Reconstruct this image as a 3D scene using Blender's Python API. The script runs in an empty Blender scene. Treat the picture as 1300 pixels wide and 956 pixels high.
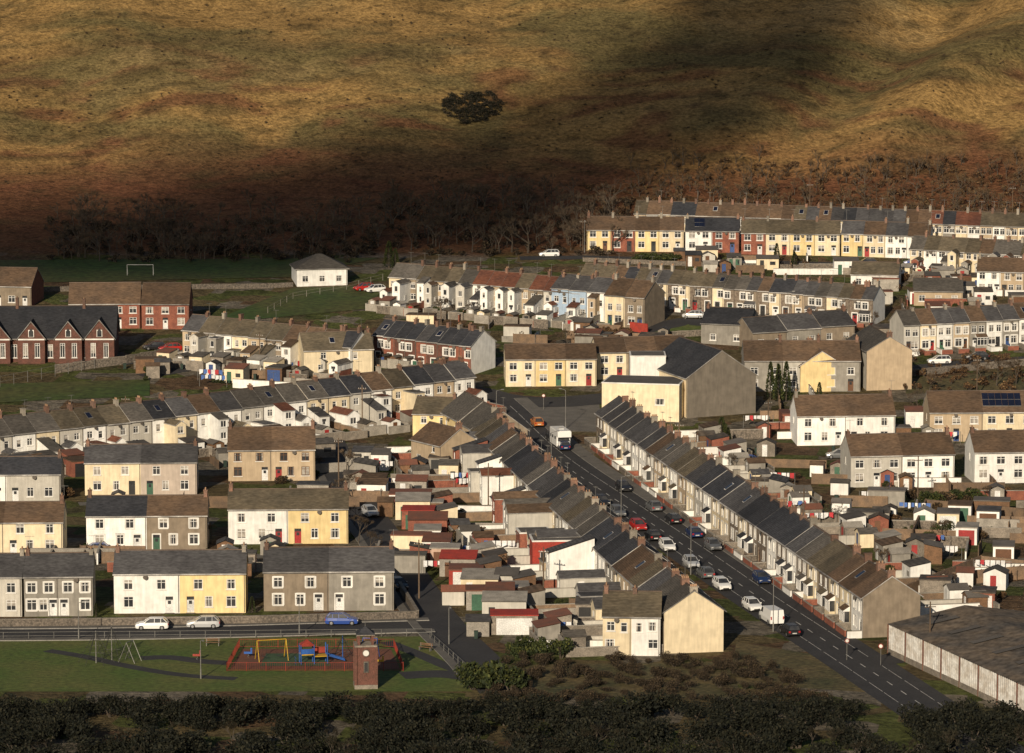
import bpy, math, random
from mathutils import Vector, noise, Matrix
R=random.Random(11)
scene=bpy.context.scene
# ------------------------------------------------------------------ survey / terrain
FPX=5000.0; CAMZ=100.0; PITCH=math.atan(0.14)
FW=Vector((0,math.cos(PITCH),-math.sin(PITCH))); UP=Vector((0,math.sin(PITCH),math.cos(PITCH)))
def sp(x,k):
    t=x/k
    return x if t>30 else (0.0 if t<-30 else k*math.log(1+math.exp(t)))
def sst(a,b,x):
    t=max(0.,min(1.,(x-a)/(b-a))); return t*t*(3-2*t)
def base_z(x,y):
    z=0.074*sp(y-635,12)+0.27*sp(y-872,14)-0.33*sp(y-1350,60)
    if y<400: z+=97*(min(400-y,400)/400)**1.5
    return z
def ridge(x,y,x0,y0,x1,y1,amp,wl,wr):
    dx,dy=x1-x0,y1-y0; L2=dx*dx+dy*dy; t=((x-x0)*dx+(y-y0)*dy)/L2; tc=max(0,min(1.6,t))
    s=((x-x0)*dy-(y-y0)*dx)/math.sqrt(L2)
    e=(t-tc)*math.sqrt(L2); w=wr if s>0 else wl
    return amp*math.exp(-(s*s)/(w*w)-(e*e)/300.)
def T(x,y):
    z=base_z(x,y)
    if y>860 and y<1600:
        k=sst(864,925,y)
        z+=k*(3.2*noise.noise((x/62,y/70,1.3))+1.5*noise.noise((x/24,y/30,4.1))+0.55*noise.noise((x/9,y/10,7.7))+.2*noise.noise((x/3.5,y/3.5,1.7)))
        z+=k*ridge(x,y,80,888,128,960,6.5,26,8)+k*ridge(x,y,108,886,150,935,4.2,14,6)
        z+=k*ridge(x,y,40,878,70,950,3.8,22,11)-k*ridge(x,y,62,880,98,955,3,9,9)+k*ridge(x,y,-60,880,-95,960,2.5,20,14)
    return z
def G(u,v,fn=T):
    d=FW+Vector(((u-650)/FPX,0,0))+UP*((478-v)/FPX)
    lo,hi=330.0,1450.0
    for _ in range(34):
        m=(lo+hi)/2; t=m/d.y
        if CAMZ+d.z*t>fn(d.x*t,m): lo=m
        else: hi=m
    t=lo/d.y
    return Vector((d.x*t,lo,fn(d.x*t,lo)))
# ------------------------------------------------------------------ materials
def mat(name,c,c2=None,scale=.5,rough=.85,bump=0.,bscale=6.,rand=0.,fine=.25,fscale=8.,metal=0.,tile=False,spec=.3,streak=0.):
    m=bpy.data.materials.new(name); m.use_nodes=True; nt=m.node_tree; N=nt.nodes; L=nt.links
    b=N['Principled BSDF']; b.inputs['Roughness'].default_value=rough; b.inputs['Metallic'].default_value=metal
    b.inputs['Specular IOR Level'].default_value=spec
    if c2 is None: c2=tuple(x*.72 for x in c)
    g=N.new('ShaderNodeNewGeometry')
    n1=N.new('ShaderNodeTexNoise'); n1.inputs['Scale'].default_value=scale; n1.inputs['Detail'].default_value=5
    L.new(g.outputs['Position'],n1.inputs['Vector'])
    r=N.new('ShaderNodeMapRange'); r.inputs[1].default_value=.35; r.inputs[2].default_value=.65
    L.new(n1.outputs['Fac'],r.inputs[0])
    mx=N.new('ShaderNodeMix'); mx.data_type='RGBA'; mx.inputs[6].default_value=(*c,1); mx.inputs[7].default_value=(*c2,1)
    L.new(r.outputs[0],mx.inputs[0]); out=mx.outputs[2]
    n2=N.new('ShaderNodeTexNoise'); n2.inputs['Scale'].default_value=fscale; n2.inputs['Detail'].default_value=3
    mp=N.new('ShaderNodeMapping'); L.new(g.outputs['Position'],mp.inputs[0])
    if tile: mp.inputs['Scale'].default_value=(.5,.5,2.2)
    if streak: mp.inputs['Scale'].default_value=(1,1,.12)
    L.new(mp.outputs[0],n2.inputs['Vector'])
    r2=N.new('ShaderNodeMapRange'); r2.inputs[1].default_value=.3; r2.inputs[2].default_value=.7
    r2.inputs[3].default_value=1-fine; r2.inputs[4].default_value=1+fine
    L.new(n2.outputs['Fac'],r2.inputs[0]); val=r2.outputs[0]
    if rand:
        oi=N.new('ShaderNodeObjectInfo'); r3=N.new('ShaderNodeMapRange'); r3.inputs[3].default_value=1-rand; r3.inputs[4].default_value=1+rand*.7
        L.new(oi.outputs['Random'],r3.inputs[0]); mm=N.new('ShaderNodeMath'); mm.operation='MULTIPLY'
        L.new(val,mm.inputs[0]); L.new(r3.outputs[0],mm.inputs[1]); val=mm.outputs[0]
    if tile:
        w=N.new('ShaderNodeTexWave'); w.wave_type='BANDS'; w.bands_direction='Z'; w.inputs['Scale'].default_value=2.2; w.inputs['Distortion'].default_value=.6
        L.new(g.outputs['Position'],w.inputs['Vector']); r4=N.new('ShaderNodeMapRange'); r4.inputs[3].default_value=.78; r4.inputs[4].default_value=1.1
        L.new(w.outputs['Fac'],r4.inputs[0]); mm=N.new('ShaderNodeMath'); mm.operation='MULTIPLY'
        L.new(val,mm.inputs[0]); L.new(r4.outputs[0],mm.inputs[1]); val=mm.outputs[0]
    vm=N.new('ShaderNodeVectorMath'); vm.operation='SCALE'
    L.new(out,vm.inputs[0]); L.new(val,vm.inputs['Scale']); L.new(vm.outputs[0],b.inputs['Base Color'])
    if bump:
        n3=N.new('ShaderNodeTexNoise'); n3.inputs['Scale'].default_value=bscale; n3.inputs['Detail'].default_value=4
        L.new(g.outputs['Position'],n3.inputs['Vector'])
        bp=N.new('ShaderNodeBump'); bp.inputs['Strength'].default_value=1; bp.inputs['Distance'].default_value=bump
        L.new(n3.outputs['Fac'],bp.inputs['Height']); L.new(bp.outputs[0],b.inputs['Normal'])
    return m
def wallm(n,c,k=.84): return mat('wall_'+n,c,tuple(x*k for x in c),scale=.9,rough=.9,rand=.13,fine=.1,fscale=3,bump=.01,bscale=12,streak=1)
W={ 'white':wallm('white',(.80,.79,.75)),'cream':wallm('cream',(.73,.62,.43)),'yellow':wallm('yellow',(.74,.58,.30)),
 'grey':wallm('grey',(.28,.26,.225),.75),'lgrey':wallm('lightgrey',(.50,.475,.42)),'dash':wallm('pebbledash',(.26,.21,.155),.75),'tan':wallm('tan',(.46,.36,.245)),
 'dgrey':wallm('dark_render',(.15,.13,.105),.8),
 'blue':wallm('paleblue',(.33,.43,.55)),'mauve':wallm('mauve',(.43,.36,.30)),'pink':wallm('pink',(.52,.37,.28)),
 'stone':mat('wall_stone',(.23,.19,.145),(.12,.09,.07),scale=2.5,fine=.4,fscale=5,rand=.15,bump=.04,bscale=4),
 'brick':mat('wall_brick',(.26,.095,.06),(.18,.065,.045),scale=1.2,fine=.25,fscale=7,rand=.1),
 'red':mat('wall_red',(.36,.045,.03),(.26,.04,.03),scale=1.),'dbrick':mat('wall_dark_brick',(.14,.06,.045),(.09,.045,.033),scale=1.5,fine=.3,rand=.15)}
def roofm(n,c,c2): return mat('roof_'+n,c,c2,scale=.35,rough=.85,rand=.3,fine=.3,fscale=3.,tile=True,bump=.02,bscale=5,spec=.15)
RF={'slate':roofm('slate',(.086,.084,.085),(.062,.060,.062)),'dark':roofm('dark_slate',(.048,.049,.055),(.034,.036,.042)),
 'brown':roofm('brown_tile',(.135,.088,.056),(.095,.066,.046)),'red':roofm('red_tile',(.165,.066,.040),(.11,.05,.036)),
 'olive':roofm('lichened_tile',(.138,.112,.076),(.092,.078,.056)),'grey':roofm('grey_tile',(.118,.106,.092),(.086,.079,.070))}
M={}
M['frame']=mat('upvc_frame',(.80,.79,.76),rough=.5,fine=.04)
M['frameb']=mat('brown_frame',(.16,.08,.04),rough=.6)
M['glass']=mat('window_glass',(.022,.025,.03),(.06,.06,.06),scale=.8,rough=.12,fine=.1,spec=.6)
M['curtain']=mat('net_curtain',(.40,.37,.32),(.22,.2,.18),scale=2,rough=.9)
M['trim']=mat('painted_trim',(.76,.74,.69),rough=.7,fine=.08)
M['plinth']=mat('plinth_render',(.14,.12,.10),rough=.9)
M['pot']=mat('chimney_pot',(.34,.21,.13),rough=.9,rand=.3)
M['stack']=mat('chimney_brick',(.21,.115,.08),(.13,.085,.065),scale=1.5,rand=.35)
M['stackr']=mat('chimney_render',(.28,.25,.205),rand=.35)
M['ridge']=mat('ridge_tile',(.15,.11,.085),rand=.35)
M['fascia']=mat('gutter_fascia',(.45,.43,.40),(.2,.19,.18),rand=.5)
M['solar']=mat('solar_panel',(.012,.016,.035),rough=.2,spec=.6)
for k,c in dict(white=(.7,.7,.68),brown=(.13,.06,.03),blue=(.04,.08,.22),red=(.32,.03,.03),green=(.05,.13,.08),black=(.03,.03,.03)).items(): M['door_'+k]=mat('door_'+k,c,rough=.5)
M['wood']=mat('shed_wood',(.18,.10,.055),(.12,.07,.04),scale=1.5,rand=.3)
M['fencew']=mat('fence_wood',(.22,.145,.09),(.14,.10,.07),scale=1,rand=.3)
M['felt']=mat('roof_felt',(.14,.125,.11),rand=.4)
M['concrete']=mat('concrete',(.34,.31,.265),(.23,.21,.18),scale=.7,rand=.2)
M['block']=mat('blockwork',(.25,.215,.175),(.16,.14,.115),scale=1.2,rand=.3,fine=.3)
M['rubble']=mat('rubble_stone',(.18,.15,.12),(.09,.078,.065),scale=3,rand=.15,fine=.4,fscale=5,bump=.06,bscale=4)
M['asphalt']=mat('asphalt',(.044,.043,.044),(.033,.032,.034),scale=.25,fine=.2,fscale=3,rough=.9)
M['pave']=mat('pavement',(.14,.13,.115),(.105,.097,.087),scale=.5,rough=.9)
M['kerb']=mat('kerb_stone',(.26,.25,.23))
M['paint']=mat('road_paint',(.62,.61,.57),(.3,.29,.27),scale=2,rough=.7)
M['grass']=mat('mown_grass',(.066,.105,.018),(.11,.115,.03),scale=.12,fine=.35,fscale=1.5,bump=.06)
M['grassd']=mat('field_grass',(.038,.066,.013),(.068,.068,.02),scale=.06,fine=.4,fscale=.9)
M['rough']=mat('rough_grass',(.12,.09,.04),(.055,.055,.022),scale=.15,fine=.5,fscale=1.5,bump=.15,bscale=2)
M['playred']=mat('play_surface',(.17,.07,.04),(.13,.06,.038),scale=.5)
M['playgreen']=mat('play_surface_green',(.06,.10,.05))
M['metalr']=mat('red_railing',(.28,.045,.03),rough=.5)
M['metalg']=mat('galvanised_steel',(.22,.215,.20),rough=.5,metal=.3)
M['metalb']=mat('blue_paint',(.03,.10,.34),rough=.4)
M['metaly']=mat('yellow_paint',(.55,.34,.03),rough=.4)
M['pole']=mat('timber_pole',(.15,.105,.07),rand=.3)
M['corr']=mat('corrugated_sheet',(.62,.61,.58),(.42,.38,.33),scale=.8,fine=.2,fscale=3)
M['corrroof']=mat('corrugated_roof',(.10,.078,.058),(.052,.048,.045),scale=.25,fine=.45,fscale=1.2)
M['rust']=mat('rusty_roof',(.20,.08,.05),(.14,.07,.05),scale=.6,rand=.25)
for k,c in {'bin':(.03,.05,.04),'clothw':(.75,.75,.75),'clothb':(.08,.16,.42),'clothr':(.5,.05,.06)}.items(): M[k]=mat('plastic_'+k if k=='bin' else 'cloth_'+k,c)
def leafm(n,c): return mat('leaf_'+n,c,tuple(x*.6 for x in c),scale=1.5,fine=.35,fscale=3,rough=.8,rand=.15)
LG=[leafm('dark',(.022,.032,.010)),leafm('mid',(.045,.058,.014)),leafm('light',(.085,.092,.022))]
LB=[leafm('brown_dark',(.035,.024,.014)),leafm('brown_mid',(.08,.052,.027)),leafm('brown_light',(.14,.09,.042))]
LR=[leafm('rust_dark',(.06,.032,.016)),leafm('rust_mid',(.13,.070,.032)),leafm('rust_light',(.20,.125,.055))]
LD=[leafm('winter_darkest',(.006,.008,.004)),leafm('winter_dark',(.012,.013,.006)),leafm('winter_mid',(.022,.021,.010))]  # near-black leaf tones of dense dark evergreens and gorse
BARK=mat('bark',(.095,.075,.055),(.05,.042,.034),scale=2,fine=.3)
TWIG=mat('twigs',(.12,.088,.06),(.07,.052,.038),scale=1,fine=.3)
# ------------------------------------------------------------------ mesh builder
class MB:
    def __init__(s): s.v=[];s.f=[];s.m=[]
    def face(s,p,m=0):
        i=len(s.v); s.v.extend([tuple(q) for q in p]); s.f.append(tuple(range(i,i+len(p)))); s.m.append(m)
    def fb(s,O,t,n,a0,a1,b0,b1,c0,c1,m=0):
        i=len(s.v)
        for c in (c0,c1):
            for a,b in ((a0,b0),(a1,b0),(a1,b1),(a0,b1)):
                s.v.append((O[0]+t[0]*a+n[0]*b,O[1]+t[1]*a+n[1]*b,O[2]+c))
        for q in ((0,3,2,1),(4,5,6,7),(0,1,5,4),(1,2,6,5),(2,3,7,6),(3,0,4,7)):
            s.f.append(tuple(i+k for k in q)); s.m.append(m)
    def box(s,x0,x1,y0,y1,z0,z1,m=0): s.fb((0,0,0),(1,0),(0,1),x0,x1,y0,y1,z0,z1,m)
    def tube(s,p,q,r0,r1,n=6,m=0,cap=True):
        p=Vector(p);q=Vector(q);d=(q-p).normalized(); a=d.orthogonal().normalized(); b=d.cross(a)
        i=len(s.v)
        for c,r in ((p,r0),(q,r1)):
            for k in range(n):
                t=2*math.pi*k/n; s.v.append(tuple(c+a*(r*math.cos(t))+b*(r*math.sin(t))))
        for k in range(n):
            s.f.append((i+k,i+(k+1)%n,i+n+(k+1)%n,i+n+k)); s.m.append(m)
        if cap:
            s.f.append(tuple(i+k for k in range(n))[::-1]); s.m.append(m)
            s.f.append(tuple(i+n+k for k in range(n))); s.m.append(m)
    def add(s,o,M4,mo=0):
        i=len(s.v); s.v.extend([tuple(M4@Vector(q)) for q in o.v])
        s.f.extend([tuple(i+k for k in f) for f in o.f]); s.m.extend([k+mo for k in o.m])
    def mesh(s,name,mats,smooth=False):
        me=bpy.data.meshes.new(name); me.from_pydata(s.v,[],s.f)
        for m in mats: me.materials.append(m)
        me.polygons.foreach_set('material_index',s.m)
        if smooth: me.polygons.foreach_set('use_smooth',[True]*len(s.f))
        me.update(); return me
    def obj(s,name,mats,parent=None,loc=(0,0,0),ang=0,smooth=False):
        if not s.f: return None
        return mk(name,s.mesh(name,mats,smooth),parent,loc,ang)
def mk(name,me,parent=None,loc=(0,0,0),ang=0,sc=None):
    o=bpy.data.objects.new(name,me); scene.collection.objects.link(o); o.location=loc; o.rotation_euler=(0,0,ang)
    if sc: o.scale=sc
    if parent: o.parent=parent
    return o
def empty(name,loc,ang=0): return mk(name,None,None,loc,ang)
# ------------------------------------------------------------------ terrain mesh
def build_terrain():
    xs=[-4000,-2500,-1500,-1000,-700,-500,-400,-320,-270]+[-240+2.5*i for i in range(193)]+[270,320,400,500,700,1000,1500,2500,4000]
    ys=[-3000,-1500,-700,-300,-100]+[0+20*i for i in range(19)]+[380+2.5*i for i in range(192)]+[860+1.5*i for i in range(100)]+[1010+10*i for i in range(1,40)]+[1450,1600,1800,2200,3000,4500,7000]
    v=[];col=[]
    gold=Vector((.285,.178,.066)); ol=Vector((.145,.112,.046)); ru=Vector((.155,.066,.034)); pale=Vector((.38,.26,.115)); dk=Vector((.085,.062,.028))
    for y in ys:
        for x in xs:
            z=T(x,y); v.append((x,y,z))
            wx=x+14*noise.noise((x/30,y/30,31)); wy=y+9*noise.noise((x/30,y/30,41))
            n1=noise.noise((wx/55,wy/30,0)); n2=noise.noise((wx/15,wy/8,9)); n3=noise.noise((wx/90,wy/50,3)); n4=noise.noise((wx/5,wy/3.5,3))
            c=gold.lerp(ol,sst(-.28,.24,n1+.4*n2+.25*n4))
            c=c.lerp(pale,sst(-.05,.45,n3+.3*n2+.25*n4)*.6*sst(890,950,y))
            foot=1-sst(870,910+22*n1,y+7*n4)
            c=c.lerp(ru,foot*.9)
            rp=noise.noise((wx/22+wy/50,wy/8,21))+.45*n4
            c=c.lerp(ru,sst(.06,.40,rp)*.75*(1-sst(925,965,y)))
            c=c.lerp(dk,sst(.18,.5,noise.noise((wx/12,wy/5,51))+.5*n4)*.6)
            town=sst(395,404,y)*(1-sst(848,858,y))
            if x<60: town*=1-sst(800,812,y+5*n2)
            if y<402: c=Vector((.022,.022,.012))
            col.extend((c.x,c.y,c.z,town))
    nx=len(xs); f=[(j*nx+i,j*nx+i+1,(j+1)*nx+i+1,(j+1)*nx+i) for j in range(len(ys)-1) for i in range(nx-1)]
    me=bpy.data.meshes.new('ground'); me.from_pydata(v,[],f); me.polygons.foreach_set('use_smooth',[True]*len(f))
    a=me.color_attributes.new('zone','FLOAT_COLOR','POINT'); a.data.foreach_set('color',col)
    m=bpy.data.materials.new('ground_mat'); m.use_nodes=True; nt=m.node_tree; N=nt.nodes; L=nt.links; b=N['Principled BSDF']
    b.inputs['Roughness'].default_value=.95; b.inputs['Specular IOR Level'].default_value=.1
    at=N.new('ShaderNodeVertexColor'); at.layer_name='zone'; g=N.new('ShaderNodeNewGeometry')
    vo=N.new('ShaderNodeTexVoronoi'); vo.distance='CHEBYCHEV'; vo.inputs['Scale'].default_value=.16
    mp=N.new('ShaderNodeMapping'); mp.inputs['Rotation'].default_value=(0,0,.16); L.new(g.outputs['Position'],mp.inputs[0]); L.new(mp.outputs[0],vo.inputs['Vector'])
    cr=N.new('ShaderNodeValToRGB'); cr.color_ramp.interpolation='CONSTANT'; el=cr.color_ramp.elements
    cols=[(0,(.065,.075,.024)),(.22,(.11,.085,.043)),(.42,(.15,.13,.10)),(.55,(.085,.095,.03)),(.72,(.11,.07,.04)),(.85,(.075,.068,.033))]
    el[0].color=(*cols[0][1],1); el[1].position=cols[1][0]; el[1].color=(*cols[1][1],1)
    for p,c in cols[2:]: e=el.new(p); e.color=(*c,1)
    L.new(vo.outputs['Color'],cr.inputs[0])
    mx=N.new('ShaderNodeMix'); mx.data_type='RGBA'; L.new(at.outputs['Alpha'],mx.inputs[0]); L.new(at.outputs['Color'],mx.inputs[6]); L.new(cr.outputs[0],mx.inputs[7])
    def nz(s,lo,hi,a,bb,det=6):
        n=N.new('ShaderNodeTexNoise'); n.inputs['Scale'].default_value=s; n.inputs['Detail'].default_value=det; n.inputs['Roughness'].default_value=.65
        L.new(g.outputs['Position'],n.inputs['Vector']); r=N.new('ShaderNodeMapRange'); r.inputs[1].default_value=a; r.inputs[2].default_value=bb; r.inputs[3].default_value=lo; r.inputs[4].default_value=hi
        L.new(n.outputs['Fac'],r.inputs[0]); return n,r.outputs[0]
    na,va=nz(.07,.75,1.2,.3,.7); nb,vb=nz(1.1,.5,1.45,.32,.68); nc,vc=nz(.3,.66,1.08,.36,.5,9)
    mm=N.new('ShaderNodeMath'); mm.operation='MULTIPLY'; L.new(va,mm.inputs[0]); L.new(vb,mm.inputs[1])
    m2=N.new('ShaderNodeMath'); m2.operation='MULTIPLY'; L.new(mm.outputs[0],m2.inputs[0]); L.new(vc,m2.inputs[1])
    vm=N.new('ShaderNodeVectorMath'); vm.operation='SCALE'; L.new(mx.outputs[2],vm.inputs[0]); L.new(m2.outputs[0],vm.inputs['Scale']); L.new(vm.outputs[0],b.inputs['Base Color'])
    bp=N.new('ShaderNodeBump'); bp.inputs['Distance'].default_value=.8; bp.inputs['Strength'].default_value=.8; L.new(nb.outputs['Fac'],bp.inputs['Height'])
    bp2=N.new('ShaderNodeBump'); bp2.inputs['Distance'].default_value=1.6; bp2.inputs['Strength'].default_value=.6; L.new(nc.outputs['Fac'],bp2.inputs['Height']); L.new(bp.outputs[0],bp2.inputs['Normal']); L.new(bp2.outputs[0],b.inputs['Normal'])
    me.materials.append(m); mk('ground',me)
build_terrain()
# ------------------------------------------------------------------ sheets / strips
def resample(P,step):
    out=[P[0]]
    for a,b in zip(P[:-1],P[1:]):
        L=(b-a).length; n=max(1,int(L/step))
        for k in range(1,n+1): out.append(a.lerp(b,k/n))
    return out
def smoothline(P,it=2):
    for _ in range(it):
        Q=[P[0]]
        for a,b in zip(P[:-1],P[1:]): Q+= [a.lerp(b,.25),a.lerp(b,.75)]
        Q.append(P[-1]); P=Q
    return P
def strip(name,P,o0,o1,h,m,skirt=False,dash=None,parent=None):
    P=[Vector((p[0],p[1],0)) for p in P]; P=resample(P,2.5); mb=MB(); prev=None
    for i,p in enumerate(P):
        d=(P[min(i+1,len(P)-1)]-P[max(i-1,0)]).normalized(); n=Vector((d.y,-d.x,0))
        row=[]
        K=4 if abs(o1-o0)>3 else 1
        for k in range(K+1):
            q=p+n*(o0+(o1-o0)*k/K); row.append((q.x,q.y,T(q.x,q.y)+h))
        if prev:
            for k in range(K): mb.face([prev[k],prev[k+1],row[k+1],row[k]])
            if skirt:
                for k in (0,K): mb.face([prev[k],row[k],(row[k][0],row[k][1],row[k][2]-h-.1),(prev[k][0],prev[k][1],prev[k][2]-h-.1)],1)
        prev=row
    return mb.obj(name,[m,M['kerb']],parent)
def patch(name,c,h,m,n=8):
    a,b,cc,d=[Vector(G(*p)) for p in c]; mb=MB()
    def q(i,j):
        s,t=i/n,j/n; p=a.lerp(b,s).lerp(d.lerp(cc,s),t); return (p.x,p.y,T(p.x,p.y)+h)
    for i in range(n):
        for j in range(n): mb.face([q(i,j),q(i+1,j),q(i+1,j+1),q(i,j+1)])
    return mb.obj(name,[m])
def pxl(L): return [G(*p) for p in L]
# ------------------------------------------------------------------ houses
def facade(Wm,Wn,Dr,O,t,n,L,H,ops,wm=0,trim=None,zb=-2.2):
    def P(a,b,c): return (O[0]+t[0]*a+n[0]*b,O[1]+t[1]*a+n[1]*b,O[2]+c)
    ops=[o for o in ops if o[0]-o[2]/2>.12 and o[0]+o[2]/2<L-.12 and o[1]+o[3]<H-.08]
    xs=sorted({0,round(L,4)}|{round(o[0]+s*o[2]/2,4) for o in ops for s in(-1,1)})
    zs=sorted({zb,round(H,4)}|{round(z,4) for o in ops for z in(o[1],o[1]+o[3])})
    for i in range(len(xs)-1):
        for j in range(len(zs)-1):
            cx=(xs[i]+xs[i+1])/2; cz=(zs[j]+zs[j+1])/2
            if any(abs(cx-o[0])<o[2]/2 and o[1]<cz<o[1]+o[3] for o in ops): continue
            Wm.face([P(xs[i],0,zs[j]),P(xs[i+1],0,zs[j]),P(xs[i+1],0,zs[j+1]),P(xs[i],0,zs[j+1])],wm)
    for (xc,z0,ww,wh,k) in ops:
        a0,a1,z1=xc-ww/2,xc+ww/2,z0+wh; r=-.16
        for q in ([P(a0,0,z0),P(a0,r,z0),P(a0,r,z1),P(a0,0,z1)],[P(a1,0,z0),P(a1,r,z0),P(a1,r,z1),P(a1,0,z1)],[P(a0,0,z1),P(a1,0,z1),P(a1,r,z1),P(a0,r,z1)],[P(a0,0,z0),P(a1,0,z0),P(a1,r,z0),P(a0,r,z0)]): Wm.face(q,wm)
        if k=='w':
            Wn.face([P(a0,r+.03,z0),P(a1,r+.03,z0),P(a1,r+.03,z1),P(a0,r+.03,z1)],1)
            rr=R.random()
            if rr<.3:
                c=ww*R.uniform(.15,.3)
                for e0,e1 in((a0,a0+c),(a1-c,a1)): Wn.face([P(e0,r+.04,z0),P(e1,r+.04,z0),P(e1,r+.04,z1),P(e0,r+.04,z1)],2)
            elif rr<.55:
                zz=z1-wh*R.uniform(.3,.95); Wn.face([P(a0,r+.04,zz),P(a1,r+.04,zz),P(a1,r+.04,z1),P(a0,r+.04,z1)],2)
            f=.075
            Wn.fb(O,t,n,a0,a0+f,r+.045,r+.11,z0,z1,0); Wn.fb(O,t,n,a1-f,a1,r+.045,r+.11,z0,z1,0)
            Wn.fb(O,t,n,a0+f,a1-f,r+.045,r+.11,z0,z0+f,0); Wn.fb(O,t,n,a0+f,a1-f,r+.045,r+.11,z1-f,z1,0)
            if ww>.8: Wn.fb(O,t,n,xc-.035,xc+.035,r+.045,r+.10,z0+f,z1-f,0)
            if wh>1.1: Wn.fb(O,t,n,a0+f,a1-f,r+.045,r+.09,z1-.42,z1-.36,0)
            Wm.fb(O,t,n,a0-.1,a1+.1,.003,.1,z0-.12,z0-.003,2)
        else:
            Dr.fb(O,t,n,a0,a1,r,r+.06,z0,z1-.45,0)
            Dr.face([P(a0,r+.03,z1-.44),P(a1,r+.03,z1-.44),P(a1,r+.03,z1),P(a0,r+.03,z1)],1)
            Dr.fb(O,t,n,xc-.2,xc+.2,r+.062,r+.07,z0+1.1,z0+1.55,1)
            Wm.fb(O,t,n,a0-.15,a1+.15,.003,.45,z0-.35,z0-.02,3)
        if trim:
            for q in((a0-.17,a0-.002,z0-.002,z1+.17),(a1+.002,a1+.17,z0-.002,z1+.17),(a0-.002,a1+.002,z1+.002,z1+.2)):
                Wm.fb(O,t,n,q[0],q[1],.002,.035,q[2],q[3],2)
def gable_roof(mb,x0,x1,d,h,rise,ov=.28,vg=(0,0),y0=0):
    k=rise/(d/2); th=.13; a,b=x0-vg[0],x1+vg[1]; r=d/2
    zE=h-ov*k
    for s in(0,1):
        yy=(lambda y:y+y0) if s==0 else (lambda y:d-y+y0)
        e,rg=yy(-ov),yy(r)
        mb.face([(a,e,zE+th),(b,e,zE+th),(b,rg,h+rise+th),(a,rg,h+rise+th)],0)
        mb.face([(a,e,zE),(b,e,zE),(b,rg,h+rise),(a,rg,h+rise)],2)
        mb.face([(a,e,zE),(b,e,zE),(b,e,zE+th),(a,e,zE+th)],2)
        for q in(a,b): mb.face([(q,e,zE),(q,rg,h+rise),(q,rg,h+rise+th),(q,e,zE+th)],2)
        ya,yb=sorted((yy(-ov-.11),yy(-ov-.003))); mb.box(a+.003,b-.003,ya,yb,zE-.02,zE+.1,2)
    mb.box(a+.002,b-.002,y0+r-.13,y0+r+.13,h+rise+.1,h+rise+th+.07,1)
def chimney(mb,x,y,zb,zt,lx=.5,ly=.95,m=0,pots=2):
    mb.box(x-lx/2,x+lx/2,y-ly/2,y+ly/2,zb,zt,m); mb.box(x-lx/2-.06,x+lx/2+.06,y-ly/2-.06,y+ly/2+.06,zt,zt+.1,m)
    for i in range(pots):
        yy=y+(i-(pots-1)/2)*(ly/(pots+.3)); mb.tube((x,yy,zt+.1),(x,yy,zt+.4),.11,.09,6,2)
def exten(E,En,Ed,x0,x1,Lx,eh,kind):
    w=x1-x0; t=(1,0);n=(0,-1)
    ops=[(w*.5,.95,min(1.2,w-.9),1.1,'w')] if R.random()<.7 else [(w*.5,.05,.85,2.0,'d')]
    if eh>4.1: ops.append((w*.5,2.85,min(1.1,w-.9),1.1,'w'))
    facade(E,En,Ed,(x0,-Lx,0),t,n,w,eh,ops,0)
    for x in(x0,x1): E.face([(x,-Lx,-2.2),(x,-.003,-2.2),(x,-.003,eh),(x,-Lx,eh)],0)
    En.box(x1+.003,x1+.05,-Lx*.6,-Lx*.6+.8,1,2,0)
    if kind=='g':
        r=w/2*.62; xm=(x0+x1)/2
        E.face([(x0,-Lx,eh),(x1,-Lx,eh),(xm,-Lx,eh+r)],0)
        o=.15
        for a,s in((x0,-1),(x1,1)):
            zz=eh-o*.62
            p=[(a+s*o,-Lx-.15,zz),(xm,-Lx-.15,eh+r),(xm,1.2,eh+r),(a+s*o,1.2,zz)]
            E.face([(q[0],q[1],q[2]+.1) for q in p],1); E.face(p,3)
            E.face([p[0],p[1],(p[1][0],p[1][1],p[1][2]+.1),(p[0][0],p[0][1],p[0][2]+.1)],3)
            E.face([p[0],p[3],(p[3][0],p[3][1],p[3][2]+.1),(p[0][0],p[0][1],p[0][2]+.1)],3)
    elif kind=='m':
        r=Lx*.3
        E.face([(x0-.1,-Lx-.2,eh-.05),(x1+.1,-Lx-.2,eh-.05),(x1+.1,0,eh+r),(x0-.1,0,eh+r)],1)
        E.face([(x0-.1,-Lx-.2,eh+.05),(x1+.1,-Lx-.2,eh+.05),(x1+.1,0,eh+r+.1),(x0-.1,0,eh+r+.1)],1)
        for x in(x0,x1): E.face([(x,-Lx,eh),(x,-.003,eh),(x,-.003,eh+r)],0)
        E.face([(x0-.1,-Lx-.2,eh-.05),(x1+.1,-Lx-.2,eh-.05),(x1+.1,-Lx-.2,eh+.05),(x0-.1,-Lx-.2,eh+.05)],3)
    else:
        E.box(x0-.1,x1+.1,-Lx-.12,-.003,eh,eh+.16,3); E.face([(x0,-Lx,eh+.165),(x1,-Lx,eh+.165),(x1,-.01,eh+.165),(x0,-.01,eh+.165)],1)
DOORS=['white','white','brown','blue','red','green','black','white']
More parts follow.
